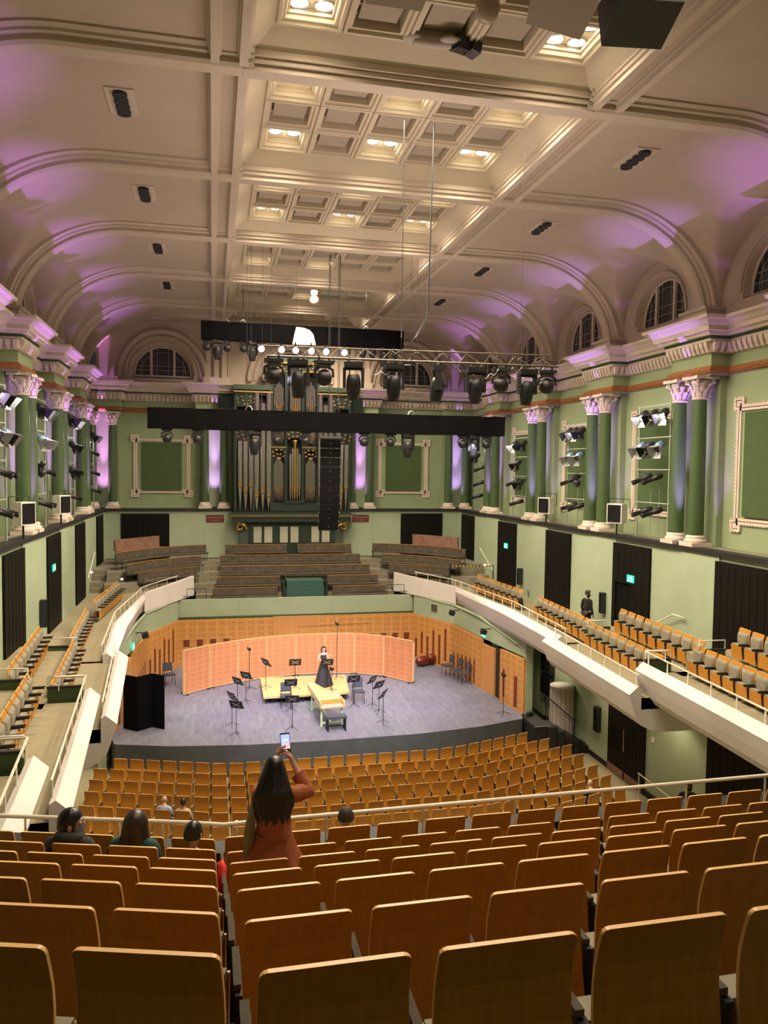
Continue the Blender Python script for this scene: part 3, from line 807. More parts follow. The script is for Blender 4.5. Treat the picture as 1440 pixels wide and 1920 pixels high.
# ---- stalls
SR = [25.24, 24.32, 23.42, 22.52, 21.52, 20.65, 19.75]
SRN = ['front row of the stalls', 'second row of the stalls', 'third row of the stalls', 'fourth row of the stalls', 'fifth row of the stalls', 'sixth row of the stalls', 'last visible row of the stalls']
STALL = {}
for r_, y0 in enumerate(SR):
    items = []
    for s in (1, -1):
        x, y = (-.61 if s > 0 else -.61-.558), y0; 
        for i in range(22):
            a = 0 if abs(x) < 3.2 else (9 if abs(x) < 4.1 else 17.5)
            lim = (7.3, 7.95, 8.3, 8.4, 8.4, 8.45, 8.5)[r_]
            if abs(x) > lim: break
            items.append((x, y, s*rad(a)))
            a2 = 0 if abs(x) < 3.0 else (9 if abs(x) < 3.9 else 17.5)
            x += s*.558*math.cos(rad(a2)); y += .558*math.sin(rad(a2))
    items.sort()
    vis = [t for t in items if seen((t[0], t[1], .88), 40) and (r_ < 6 or t[0] > 4.6)]
    # hidden behind the left balcony front
    vis = [t for t in vis if t[0] > (-8.0 if r_ < 3 else -8.1)]
    for i, (x, y, a) in enumerate(vis):
        STALL[(r_, round(x, 1))] = (x, y, a)
        seat(x, y, .88, a, 'timber-backed seat, %s from the left in the %s' % (ordn(i), SRN[r_]), 'stalls seats')
# ---- side balconies
SEC = {  # name: (floor z, rim z, [(inner x, tip x, y)...])
 'A': (4.78, 5.08, [(7.05, 6.97, 34.45), (7.47, 7.11, 28.4), (7.2, 6.95, 23.55)]),
 'B': (4.78, 5.08, [(6.87, 6.6, 23.8), (6.45, 6.21, 17.55)]),
 'C': (5.28, 5.6, [(6.83, 6.61, 18.0), (6.42, 6.2, 11.9)]),
 'D': (5.83, 6.12, [(6.82, 6.6, 12.4), (6.42, 6.2, 6.3)])}
OV = [(0, 0), (.10, -.33), (.20, -.62), (.36, -.82), (.62, -.95), (1.0, -1.02)]
for s in (1, -1):
    m = MB()
    for nm, (zf, zr, P) in SEC.items():
        stations = []
        for xi, xt, y in P:
            prof_ = [(xi+.10, zf), (xi+.10, zr-.06), (xi, zr), (xt, zr-.2)]+[(xt+a, zr-.2+b) for a, b in OV[1:]]+[(XW, zr-1.24)]
            stations.append([(s*a, y, b) for a, b in prof_])
        k = len(stations[0]); o = []
        for q, st in enumerate(stations[:-1]):
            vs = st+stations[q+1]
            for j in range(k-1):
                m.use('black' if j == 0 else 'parapet'); m.add(vs, [(j, j+1, k+j+1, k+j)], j >= 3)
        for st in (stations[0], stations[-1]):
            m.use('parapet').add(st+[(s*XW, st[0][1], zf)], [tuple(range(k+1))])
    # plain upstand from the choir front to the first sloping rim
    for (x0, y0, z0), (x1, y1, z1) in [((5.04, 38.8, 5.23), (7.02, 34.45, 5.09))]:
        t = .12
        m.use('parapet').add([(s*x0, y0, 4.28), (s*x1, y1, 4.28), (s*x1, y1, z1), (s*x0, y0, z0), (s*(x0+t), y0+.05, 4.28), (s*(x1+t), y1+.05, 4.28), (s*(x1+t), y1+.05, z1), (s*(x0+t), y0+.05, z0)], [(0, 1, 2, 3), (4, 5, 6, 7), (3, 2, 6, 7), (0, 3, 7, 4), (0, 1, 5, 4)])
    struct('trim_7' if s > 0 else 'trim_8', m)
    m = MB().use('carpet')
    pts = [(5.12, 38.85), (7.1, 34.5), (7.55, 28.7), (7.3, 23.6), (XW, 23.6), (XW, 39.6), (5.12, 39.6)]
    m.prism([(s*a, b) for a, b in pts], 4.3, 4.78)
    for nm, (zf, zr, P) in list(SEC.items())[1:]:
        m.prism([(s*(P[0][0]+.1), P[0][2]), (s*(P[-1][0]+.1), P[-1][2]), (s*XW, P[-1][2]), (s*XW, P[0][2])], zf-.3, zf)
    # raised strips for the back rows
    for (ya, yb, z) in ((23.9, 17.6, 5.28), (18.0, 12.0, 5.83), (12.4, 6.4, 6.38)):
        m.prism([(s*8.1, ya), (s*7.75, yb), (s*XW, yb), (s*XW, ya)], z-.55, z)
    struct('floor_side_%s' % ('right' if s > 0 else 'left'), m)
    side = 'right' if s > 0 else 'left'
    # green end barriers with black capping
    for i, (x0, x1, y, z0, z1, nm) in enumerate([(7.95, 8.75, 23.2, 4.8, 5.42, 'end of the raised back row nearest the stage'), (7.0, 7.75, 18.16, 4.8, 5.62, 'step beside the middle section of the parapet'), (7.95, 8.7, 17.25, 5.3, 6.05, 'end of the second raised back row'), (7.0, 7.75, 12.6, 5.3, 6.15, 'step by the section closest to the camera')]):
        r = thing('end_barrier', 'green barrier on the %s balcony, %s' % (side, nm), 'barrier', (s*(x0+x1)/2, y, z0), 0, 'green end barriers')
        w = (x1-x0)/2; MB().box(-w, -.03, 0, w, .03, z1-z0-.04).obj('panel', r, 'walldk'); MB().box(-w-.01, -.045, z1-z0-.04, w+.01, .045, z1-z0).obj('capping', r, 'black')
        MB().tube([(-w-.3*s*0, 0, z1-z0), (-w, 0, z1-z0+.22), (w, 0, z1-z0+.22), (w, 0, z1-z0)], .018, 6).obj('rail', r, 'rail')
    # white handrails on the rims
    def rail_run(pts, label, gap=.95):
        r = thing('parapet_rail', label, 'handrail')
        MB().tube([(s*a, b, c) for a, b, c in pts], .021, 8).obj('rail', r, 'rail')
        for (a, b, c), (a2, b2, c2) in zip(pts[:-1], pts[1:]):
            L_ = math.hypot(a2-a, b2-b)
            if L_ < .5: continue
            k = max(1, round(L_/gap))
            for i in range(k+1):
                t = (i+.15)/(k+.3); x, y, z = a+(a2-a)*t, b+(b2-b)*t, c+(c2-c)*t
                MB().box(-.008, -.022, -.30, .008, .022, 0).obj('post', r, 'rail', (s*x, y, z))
    rail_run([(5.75, 37.3, 5.45), (7.0, 34.6, 5.40), (7.12, 34.0, 5.38), (7.56, 28.7, 5.36), (7.3, 23.4, 5.34)], 'white handrail on the %s balcony rim, furthest section beside the stage' % side)
    rail_run([(6.95, 23.6, 5.34), (6.53, 17.66, 5.34)], 'white handrail on the %s balcony rim, middle section' % side)
    rail_run([(7.56, 18.0, 5.86), (6.92, 18.0, 5.86), (6.5, 12.0, 5.86)], 'white handrail on the %s balcony rim, section below the second step' % side)
    if s < 0: rail_run([(7.5, 12.45, 6.38), (6.92, 12.45, 6.38), (6.5, 7.5, 6.38)], 'white handrail on the %s balcony rim, section closest to the camera' % side)
    # seats: (first top corner xy, last top corner xy, top z, count, row name)
    ROWS = [((8.15, 34.7), (8.46, 29.72), 5.63, 9, 'grey row by the choir steps'),
            ((8.46, 28.26), (8.18, 23.36), 5.63, 9, 'front row beside the stage front'),
            ((8.06, 23.24), (7.74, 18.4), 5.60, 9, 'middle front row'),
            ((8.84, 22.69), (8.50, 17.7), 6.13, 9, 'middle raised back row'),
            ((8.02, 17.5), (7.70, 12.85), 6.13, 9, 'front row past the second step'),
            ((8.84, 16.9), (8.48, 12.1), 6.68, 9, 'raised back row past the second step'),
            ((8.0, 12.0), (7.7, 7.5), 6.68, 8, 'row closest to the camera')]
    for q, (a, b, z, n, nm) in enumerate(ROWS):
        k = 0
        for i in range(n):
            t = (i+.5)/n; x, y = s*(a[0]+(b[0]-a[0])*t), a[1]+(b[1]-a[1])*t
            if not seen((x, y, z-.3), 45): continue
            dx, dy = s*(b[0]-a[0]), b[1]-a[1]; L_ = math.hypot(dx, dy)
            # face the hall: local +y -> inward normal
            nx, ny = -dy/L_, dx/L_
            if nx*s > 0: nx, ny = -nx, -ny
            rz = math.atan2(-nx, ny)
            seat(x, y, z, rz, '%s seat from the stage end, %s, %s balcony' % (ordn(i), nm, side), '%s balcony seats' % side); k += 1
# ================================================================ stage
SZ = 1.1
STG = [(-7.58, 27.75), (-7.42, 27.15), (-5.5, 26.6), (-3, 26.28), (0, 26.2), (3, 26.28), (5.5, 26.62), (7.42, 27.2), (7.62, 27.75), (7.35, 31.2), (6.95, 34.5), (5.78, 37.35), (-5.78, 37.35), (-6.95, 34.5), (-7.35, 31.2)]
m = MB().use('stagefl').prism(STG, SZ-.06, SZ); struct('floor_stage', m)
m = MB().use('skirt')
front = [Vector(p) for p in STG[:9]]
def fold(u, v):
    t = u*8; i = min(7, int(t)); p = front[i].lerp(front[i+1], t-i); w = .035*math.sin(u*60)*(1-v)+.02*math.sin(u*143+1)*(1-v)
    return (p.x, p.y-.03-abs(w), .01+v*(SZ-.01))
m.grid(fold, 240, 4); m.prism([(x*.995, y+.05) for x, y in STG], .0, SZ-.06)
struct('trim_9', m)
# slotted timber walls round the stage, each in its own x-z frame
def wseg(p0, p1, z0, z1, mt, th=.12, slots=None, name='trim', red=()):
    a, b = Vector(p0), Vector(p1); L_ = (b-a).length; rz = math.atan2((b-a).y, (b-a).x)
    m = MB().use(mt).box(0, 0, 0, L_, th, z1-z0)
    m.use('redslot')
    for x, z, w, h in red: m.box(x, -.006, z, x+w, 0, z+h)
    o = m.obj(name, None, None, (a.x, a.y, z0)); o.rotation_euler = (0, 0, rz); tag(o, kind='structure'); return o
tn = [9]
def tname(): tn[0] += 1; return 'trim_%d' % tn[0]
wseg((-5.75, 37.3), (-1.3, 37.3), SZ, 3.33, 'stagewood', red=[(.25+i*.62, .95, .28, .34) for i in range(4)], name=tname())
wseg((-1.3, 37.24), (.95, 37.24), SZ, 3.38, 'plainwood', name=tname())
wseg((.95, 37.3), (5.75, 37.3), SZ, 3.36, 'stagewood', red=[(2.5+i*.6, .95, .28, .34) for i in range(4)], name=tname())
for s in (1, -1):
    def sg(p0, p1, z1, mt, red=()):
        a, b = (s*p0[0], p0[1]), (s*p1[0], p1[1])
        if s > 0: wseg(a, b, SZ, z1, mt, name=tname(), red=red)
        else: wseg(b, a, SZ, z1, mt, name=tname(), red=red)
    L1 = 2.9
    sg((5.75, 37.3), (6.9, 34.5), 3.33, 'stagewood', [(.15+i*.46, .1+(.25 if i % 2 else 0), .15, .95+.12*i) for i in range(6)])
    sg((6.9, 34.5), (7.2, 31.35), 3.3, 'stagewood', [(.15+i*.46, .05, .13, .9+.04*i) for i in range(6)])
    sg((7.22, 31.3), (7.36, 30.2), 3.1, 'plainwood')
    sg((7.38, 29.55), (7.64, 27.7), 3.25, 'stagewood', [(.25, .25, .16, 1.15), (1.15, .1, .26, 1.25)])
    m = MB().use('black').prism([(s*7.45, 30.25), (s*7.5, 29.5), (s*7.75, 29.5), (s*7.72, 30.25)], SZ, 3.2)
    m.use('wall')       # green upstand over the timber, up to the balcony underside
    P = [(5.75, 37.36), (6.96, 34.5), (7.26, 31.3), (7.46, 29.5), (7.72, 27.68)]
    for (a, b) in zip(P[:-1], P[1:]):
        za = 3.33; zb = 4.30
        m.add([(s*a[0], a[1], za), (s*b[0], b[1], za), (s*b[0], b[1], zb), (s*a[0], a[1], zb)], [(0, 1, 2, 3)])
    m.box(min(s*7.64, s*XW), 27.66, 0, max(s*7.64, s*XW), 27.78, 3.7) if False else None
    m.prism([(s*7.74, 27.68), (s*8.02, 27.68), (s*8.1, 31.2), (s*7.62, 31.2)][::s], 0, 4.0)
    m.tube([(s*6.3, 36.1, 4.24), (s*6.98, 34.5, 4.2), (s*7.2, 31.6, 4.2), (s*7.42, 30.2, 3.95), (s*7.6, 28.2, 3.75)], .05, 6)
    struct(tname(), m)
# grille in the right green wall
# ---- choir balcony: green front, carpet steps
m = MB().use('wall').box(-5.78, 37.62, 3.30, 5.78, 37.76, 4.25); m.use('walldk').box(-5.78, 37.58, 3.33, 5.78, 37.62, 3.42)
m.use('wallup').box(-2.9, 37.612, 3.42, -2.88, 37.62, 4.25).box(1.6, 37.612, 3.42, 1.62, 37.62, 4.25)
struct(tname(), m)
m = MB().use('carpetd')
for k in range(9):
    z = 3.88+.225*k; yf = 37.76 if k == 0 else (38.1+ (38.85-38.1)*(k-.0)/2-.62 if k < 3 else 0)
    rows = {0: 37.76, 1: 38.22, 2: 38.36, 3: 38.98, 4: 39.1, 5: 39.85, 6: 40.0, 7: 40.8, 8: 40.98}; yf = rows[k]
    if k < 4: m.prism([(-4.95, yf), (4.95, yf), (4.95, YE), (-4.95, YE)], z-.4, z)
    elif k == 4: m.prism([(-5.2, yf), (5.2, yf), (5.2, YE), (-5.2, YE)], z-.4, z)
    else:
        w = [(4.3, yf), (5.4, yf-.4), (8.35, yf-3.7), (8.9, yf-3.75), (8.95, yf-2.95), (XW, yf-2.95)]
        m.prism([(-a, b) for a, b in reversed(w)]+w+[(XW, YE), (-XW, YE)], z-.3, z)
        m.use('yellow' if False else 'carpetd')
struct('floor_choir', m)
m = MB().use('carpet').prism([(-XW, 34.4), (-7.3, 34.4), (-5.4, 38.7), (-4.95, 39.3), (-4.95, YE), (-XW, YE)], 4.3, 4.785); m.prism([(XW, 34.4), (XW, YE), (4.95, YE), (4.95, 39.3), (5.4, 38.7), (7.3, 34.4)], 4.3, 4.785)
struct('floor_choir_sides', m)
# ---- choir benches
def bench(pts, zf, label, group, h=.82):
    """pts: plan polyline of the top rear edge, audience side is 'front'"""
    p = [Vector(q) for q in pts]; c = sum(p, Vector((0, 0)))/len(p)
    r = thing('choir_bench', label, 'bench', (c.x, c.y, zf), 0, group); p = [q-c for q in p]; n = len(p)
    nr = []
    for i in range(n):
        t = (p[min(i+1, n-1)]-p[max(i-1, 0)]).normalized(); nr.append(Vector((t.y, -t.x)) if (Vector((t.y, -t.x)).y < 0 or abs(t.x) < .01 and Vector((t.y, -t.x)).dot(Vector((-c.x, -3))) > 0) else Vector((-t.y, t.x)))
    def strip(name, prof_, mt):
        m = MB().use(mt); k = len(prof_); vs = []
        for q, nn in zip(p, nr):
            for d, z in prof_: vs.append((q.x+nn.x*d, q.y+nn.y*d, z))
        m.add(vs, [(i*k+j, i*k+(j+1) % k, (i+1)*k+(j+1) % k, (i+1)*k+j) for i in range(n-1) for j in range(k)])
        m.add(vs[:k], [tuple(range(k))]); m.add(vs[-k:], [tuple(range(k-1, -1, -1))]); m.obj(name, r)
    strip('backrest', [(0, .36), (.09, .34), (.10, .5), (.06, h-.03), (0, h-.03)], 'velourd')
    strip('top_rail', [(-.02, h-.03), (.08, h-.03), (.08, h), (-.02, h)], 'woodb')
    strip('seat', [(.08, .33), (.40, .35), (.42, .40), (.40, .44), (.08, .42)], 'velourd')
    L_ = sum((p[i+1]-p[i]).length for i in range(n-1)); acc = 0; step = max(1.2, L_/max(1, round(L_/1.4))-.001)
    m = MB().use('blackmt'); nxt = .06
    for i in range(n-1):
        d = p[i+1]-p[i]; l = d.length
        while nxt <= acc+l+1e-6:
            q = p[i]+d*((nxt-acc)/l); nn = nr[i]
            for o in (.03, .36): m.box(q.x+nn.x*o-.012, q.y+nn.y*o-.012, 0, q.x+nn.x*o+.012, q.y+nn.y*o+.012, .36)
            nxt += step
        acc += l
    q = p[-1]+(p[-2]-p[-1]).normalized()*.06
    for o in (.03, .36): m.box(q.x+nr[-1].x*o-.012, q.y+nr[-1].y*o-.012, 0, q.x+nr[-1].x*o+.012, q.y+nr[-1].y*o+.012, .36)
    m.obj('legs', r); return r
def straight(x0, x1, y): return [(x0+(x1-x0)*i/4, y) for i in range(5)]
for y, zf, xs, nm in [(41.5, 5.68, [(-3.5, -.25), (.3, 3.25)], 'back row under the organ'), (40.5, 5.23, [(-3.75, 3.55)], 'second row from the organ'), (39.6, 4.78, [(-3.75, 3.9)], 'middle row of the choir'), (38.85, 4.33, [(-3.95, -.85), (1.55, 4.2)], 'second row from the stage'), (38.2, 3.88, [(-4.15, -1.0), (1.75, 4.45)], 'row right behind the green choir front')]:
    for i, (a, b) in enumerate(xs):
        bench(straight(a, b, y), zf, 'long velour choir bench with timber top, %s%s' % (nm, '' if len(xs) == 1 else (', left half' if i == 0 else ', right half')), 'choir benches')
def arc(a, b, bulge, n=14):
    a, b = Vector(a), Vector(b); mid = (a+b)/2; d = b-a; nn = Vector((d.y, -d.x)).normalized()
    if nn.y < 0: nn = -nn
    return [a.lerp(b, t)+nn*bulge*4*t*(1-t) for t in [i/n for i in range(n+1)]]
for s in (1, -1):
    side = 'right' if s > 0 else 'left'
    for (a, b, zf, bl, nm) in [((4.5, 41.67), (8.62, 37.8), 5.68, .62, 'outer back one'), ((4.75, 40.41), (8.05, 36.95), 5.23, .45, 'middle one'), ((4.95, 39.57), (7.57, 37.2), 4.785, .3, 'inner front one')]:
        bench([(s*q.x, q.y) for q in arc(a, b, bl)], zf, 'curved velour choir bench on the %s side, %s' % (side, nm), 'curved choir benches')
    r = thing('stacked_bench', 'faded brown padded bench block stacked behind the curved benches, %s end' % side, 'bench', (s*7.9, 41.0, 5.68), -s*rad(50) if s > 0 else rad(50), 'brown padded benches')
    m = MB().use('pinkbrown').cbox((0, .0, .98), (3.0, .14, .55)).cbox((0, -.2, .62), (2.9, .45, .16)); m.obj('padding', r)
    MB().use('blackmt').box(-1.3, -.3, 0, -1.26, -.26, .6).box(1.26, -.3, 0, 1.3, -.26, .6).box(-1.3, .02, 0, -1.26, .06, .75).box(1.26, .02, 0, 1.3, .06, .75).obj('legs', r)
    # wall handrail up the choir steps and the black rail at the choir end
    r = thing('wall_handrail', 'sloping white handrail on the %s wall by the choir steps' % side, 'handrail', (0, 0, 0), 0, 'wall handrails')
    MB().tube([(s*9.58, 38.4, 6.5), (s*9.58, 36.35, 5.55)], .022, 8).obj('rail', r, 'rail')
    MB().tube([(s*9.58, 38.2, 6.4), (s*9.68, 38.2, 6.38)], .012, 6).tube([(s*9.58, 36.6, 5.66), (s*9.68, 36.6, 5.64)], .012, 6).obj('bracket', r, 'rail')
    r = thing('guard_rail', 'low black hooped guard rail at the %s end of the green choir front' % side, 'guard rail', (s*4.9, 37.75, 4.25), 0, 'choir front guard rails')
    MB().tube([(-.45, 0, 0), (-.45, 0, .5), (.45, 0, .5), (.45, 0, 0)], .018, 6).tube([(-s*2.2, 0, .15), (s*.7, 0, .15)], .012, 6).tube([(-s*1.2, 0, 0), (-s*1.2, 0, .15)], .01, 4).tube([(-s*2.2, 0, 0), (-s*2.2, 0, .15)], .01, 4).obj('hoop', r, 'blackmt')
# hazard tape across the right-hand steps, and its posts
r = thing('barrier_tape', 'black and yellow striped tape strung across the right choir steps', 'barrier tape')
a, b = Vector((7.5, 36.9, 5.75)), Vector((9.4, 35.9, 5.85))
m = MB()
for i in range(24):
    m.use('yellow' if i % 2 else 'black'); p, q = a.lerp(b, i/24), a.lerp(b, (i+1)/24); m.add([(p.x, p.y, p.z-.03), (q.x, q.y, q.z-.03), (q.x, q.y, q.z+.03), (p.x, p.y, p.z+.03)], [(0, 1, 2, 3)])
m.obj('tape', r)
for p in (a, b): MB().tube([(p.x, p.y, 4.79), (p.x, p.y, 5.92)], .025, 8).lathe([(.0, .05), (.14, .03), (.15, 0)], c=(p.x, p.y, 4.79), n=16).obj('post', r, 'blackmt')
# organ console with teal cover in the middle of the choir
r = thing('organ_console', 'boxy organ console under teal cloth in the centre of the choir benches', 'organ console', (.35, 38.6, 3.88))
MB().use('organg').box(-1.05, -.55, 0, 1.05, .5, .78).obj('case', r); MB().use('teal').box(-.92, -.50, .78, .92, .45, 1.12).box(-.92, -.58, .28, .92, -.551, .8).obj('cover', r)
MB().box(-1.12, -.62, 0, -1.02, .5, 1.05).box(1.02, -.62, 0, 1.12, .5, 1.05).obj('side_panel', r, 'organg')
MB().box(-.85, -.62, .2, .85, -.56, .26).obj('rail', r, 'woodb')
# red-brown wall signs with lettering
def text(s, size, loc, rot, mt, parent=None, name='lettering', align='CENTER', ext=.002):
    cu = D.curves.new(name, 'FONT'); cu.body = s; cu.size = size; cu.align_x = align; cu.align_y = 'CENTER'; cu.extrude = ext
    o = D.objects.new(name, cu); COL.objects.link(o)
    bpy.context.view_layer.update(); dg = bpy.context.evaluated_depsgraph_get()
    me = D.meshes.new_from_object(o.evaluated_get(dg)); D.objects.remove(o)
    me.materials.clear(); me.materials.append(MT[mt]); o = D.objects.new(name, me); COL.objects.link(o); o.location = loc; o.rotation_euler = rot
    if parent: o.parent = parent
    return o
for x, nm in ((-4.02, 'left'), (3.92, 'right')):
    r = thing('wall_sign', 'small maroon sign reading CHOIR BALCONY on the end wall, %s of the organ' % nm, 'sign', (x, YE, 7.83), 0, 'choir balcony signs')
    MB().box(-.47, -.03, -.2, .47, 0, .2).obj('board', r, 'signred')
    text('CHOIR BALCONY', .105, (0, -.034, .06), (PI/2, 0, 0), 'signtxt', r); text('THIS WAY TO SEATS' if False else 'CHOIR BALCONY', .07, (0, -.034, -.09), (PI/2, 0, 0), 'signtxt', r)
# ---- organ
r = thing('pipe_organ', 'tall green and gilt pipe organ with silver pipes against the end wall', 'organ', (.05, 41.75, 5.68))
m = MB().use('organg').box(-2.35, -.1, 0, 2.35, .5, 2.05); m.use('organlg').box(-2.8, -.05, 0, -2.35, .5, 2.0).box(2.35, -.05, 0, 2.8, .5, 2.0); m.obj('lower_case', r)
m = MB().use('organg').box(-3.15, -.42, 2.02, 3.15, .5, 2.3); m.use('gilt').box(-3.25, -.5, 2.30, 3.25, .5, 2.36); m.use('organlg').box(-3.3, -.55, 2.36, 3.3, .5, 2.44); m.use('organg').box(-3.15, -.4, 2.44, 3.15, .5, 2.58); m.obj('cornice', r)
for sx in (-1, 1):      # scroll brackets
    pts = [(sx*(2.75-.28*math.cos(t)*(1-t/9)), -.3, 1.72+.22*math.sin(t)*(1-t/9)) for t in [q*.5 for q in range(14)]]
    MB().tube([(sx*2.95, -.35, 2.02)]+pts, .035, 6).tube([(sx*2.95, -.35, 2.0), (sx*2.6, -.3, 1.98), (sx*2.4, -.3, 1.6)], .03, 6).obj('bracket', r, 'gilt')
for x in (-1.85, -1.28, -.45, .12, 1.25, 1.82): MB().cbox((x, -.12, 1.32), (.42, .03, .86)).obj('music_panel', r, 'mus')
def pipes(xc, w, n, z0, zb, ztop, shape, y=-.25, gm=None, r0=None):
    rr = r0 or w/n/2*.94
    for i in range(n):
        t = abs((i-(n-1)/2)/max(1, (n-1)/2)) if n > 1 else 0; x = xc-w/2+w*(i+.5)/n
        up = ztop-shape*t; f = zb-.28*(1-t) if shape >= 0 else zb-.2*t
        m = MB().use('pipe' if not (gm is not None and i == gm) else 'pipeg')
        m.lathe([(rr*.12, z0), (rr*.95, f-.02)], (x, y, 0), 12); m.use('pipeg' if gm == i else 'pipe').lathe([(rr, f), (rr, up)], (x, y, 0), 12)
        m.use('pipeg').add([(x-rr*.75, y-rr*1.02, f+.02), (x+rr*.75, y-rr*1.02, f+.02), (x+rr*.5, y-rr*1.1, f+.12), (x, y-rr*1.12, f+.36), (x-rr*.5, y-rr*1.1, f+.12)], [(0, 1, 2, 3, 4)])
        m.use('black').cbox((x, y-rr, f), (rr*1.3, .02, .03)); m.disc((x, y, up), rr, 'z', 12)
        m.obj('pipe', r)
BASE = 2.6
m = MB().use('black').box(-3.0, .05, BASE, 3.0, .55, 8.7).box(-1.15, .05, 8.7, 1.35, .55, 10.2); m.obj('shadow_board', r)
pipes(-2.50, .86, 3, BASE+.02, 3.85, 6.3, -.0, gm=None); pipes(-1.60, .95, 3, BASE+.02, 3.55, 8.3, -.55)
pipes(2.62, .80, 3, BASE+.02, 3.85, 6.2, 0); pipes(1.75, .85, 3, BASE+.02, 3.55, 8.3, -.55)
pipes(-.76, .56, 7, BASE+.55, 3.75, 5.5, .35, -.2); pipes(.95, .56, 7, BASE+.55, 3.75, 5.5, .35, -.2)
pipes(.1, .62, 5, BASE+.55, 3.7, 6.25, .6, -.38, gm=2)
pipes(-.76, .56, 7, 6.15, 6.5, 7.35, 0, -.2); pipes(.95, .56, 7, 6.15, 6.5, 7.35, 0, -.2)
pipes(-.76, .54, 5, 7.6, 8.2, 9.5, .35, -.2); pipes(.95, .54, 5, 7.6, 8.2, 9.5, .35, -.2); pipes(.1, .60, 5, 7.4, 8.0, 9.9, .3, -.36, gm=2)
m = MB().use('organg')
for x, zt in ((-3.03, 8.7), (-2.07, 8.7), (-1.12, 10.3), (-.38, 10.3), (.52, 10.3), (1.32, 10.3), (2.22, 8.7), (3.05, 8.7)): m.box(x-.07, -.32, BASE, x+.07, .3, zt)
m.use('organg').box(-3.05, -.3, 8.72, -1.1, .5, 8.85).box(1.3, -.3, 8.72, 3.05, .5, 8.85)
m.use('gilt').box(-3.12, -.38, 8.85, -1.1, .5, 8.93).box(1.3, -.38, 8.85, 3.12, .5, 8.93).box(-1.22, -.42, 10.42, -.35, .5, 10.5).box(.5, -.42, 10.42, 1.42, .5, 10.5).box(-1.2, -.36, 10.0, -.35, -.30, 10.04).box(.5, -.36, 10.0, 1.4, -.30, 10.04).box(-1.15, -.36, 5.98, -.35, -.3, 6.02).box(.5, -.36, 5.98, 1.35, -.3, 6.02).box(-.38, -.48, 6.9, .55, -.3, 6.96)
m.use('organlg').box(-3.12, -.36, 9.0, -1.12, .5, 9.25).box(1.32, -.36, 9.0, 3.12, .5, 9.25).box(-1.22, -.4, 10.5, -.35, .5, 10.72).box(.5, -.4, 10.5, 1.42, .5, 10.72)
m.use('organg').box(-3.05, -.3, 8.1, -2.0, -.1, 8.72).box(2.15, -.3, 8.1, 3.05, -.1, 8.72).box(-1.1, -.3, 10.04, -.38, -.1, 10.42).box(.52, -.3, 10.04, 1.32, -.1, 10.42).box(-1.1, -.34, 5.86, -.38, -.1, 6.1).box(.52, -.34, 5.86, 1.32, -.1, 6.1).box(-.38, -.46, 6.5, .52, -.2, 7.3)
m.use('organg').box(-1.2, -.45, BASE, 1.4, -.1, BASE+.42).box(-.42, -.52, BASE+.42, .6, -.1, BASE+.55)
m.use('organg').prism([(-3.0, 0), (-3.9, .3), (-3.9, .9), (-3.0, .9)], 8.1, 8.7).prism([(3.0, 0), (3.0, .9), (3.9, .9), (3.9, .3)], 8.1, 8.7)
m.obj('case_frame', r)
def carve(xc, zc, w, h, y=-.33, n=5):     # gilt scroll carving
    m = MB().use('gilt')
    for sx in (-1, 1):
        for q in range(n):
            cx, cz = xc+sx*w*(.1+.36*(q % 2)+.04*q), zc-h/2+h*(q+.5)/n; rr = h/n*.55
            m.tube([(cx+sx*rr*math.cos(t)*(1-t/8), y, cz+rr*math.sin(t)*(1-t/8)) for t in [k*.6 for k in range(9)]], .018, 5)
    m.obj('carving', r)
for a in [(-2.5, 8.4, .8, .5), (2.62, 8.4, .8, .5), (-.74, 10.2, .5, .3), (.93, 10.2, .5, .3), (-.76, 5.62, .5, .55), (.95, 5.62, .5, .55), (.08, 6.55, .6, .6), (-2.5, 6.6, .8, .5), (2.62, 6.5, .8, .5)]: carve(*a, y=(-.5 if a[0] == .08 else -.35))
m = MB().use('gilt'); m.ball((.1, -.45, 6.25), (.07, .05, .16), 10, 8); m.obj('carving', r)

# ---- stage furniture
def screen_proto():
    r = thing('acoustic_screen', '', 'screen')
    MB().box(-.66, -.03, .06, .66, .03, 1.85).obj('slotted_panel', r, 'screenw')
    MB().box(-.69, -.04, .03, -.655, .04, 1.89).box(.655, -.04, .03, .69, .04, 1.89).box(-.69, -.04, 1.85, .69, .04, 1.89).box(-.69, -.04, .03, .69, .04, .07).obj('frame', r, 'platf')
    MB().box(-.6, -.18, 0, -.54, .25, .04).box(.54, -.18, 0, .6, .25, .04).obj('foot', r, 'black'); return r
SC = [(-5.35, 32.57), (-4.30, 33.44), (-3.22, 34.08), (-2.10, 34.59), (-.84, 34.88), (.46, 34.98), (1.66, 34.94), (2.85, 34.54), (3.84, 33.81), (4.55, 32.61)]
SC2 = [SC[0], (-4.28, 33.48), (-3.08, 34.16), (-1.80, 34.66), (-.45, 34.95), (.92, 34.99), (2.27, 34.78), (3.5, 34.05), (4.55, 32.65)]
for i, (a, b) in enumerate(zip(SC2[:-1], SC2[1:])):
    a, b = Vector(a), Vector(b); c = (a+b)/2; L_ = (b-a).length
    place(screen_proto, 'screen', (c.x, c.y, SZ), math.atan2((b-a).y, (b-a).x), 'slotted timber acoustic screen at the back of the stage, %s from the left' % ordn(i), 'acoustic screens', scale=(L_/1.40, 1, 1) if i else None)
r = thing('stage_platform', 'low ply platform with black scissor frame in the middle of the stage', 'platform', (0, 0, SZ))
MB().use('platf').prism([(-2.16, 30.75), (1.33, 30.8), (1.62, 33.5), (-2.11, 33.7)], .22, .3).obj('deck', r)
m = MB().use('black'); m.prism([(-2.05, 30.95), (1.22, 31.0), (1.45, 33.35), (-2.0, 33.5)], .1, .2)
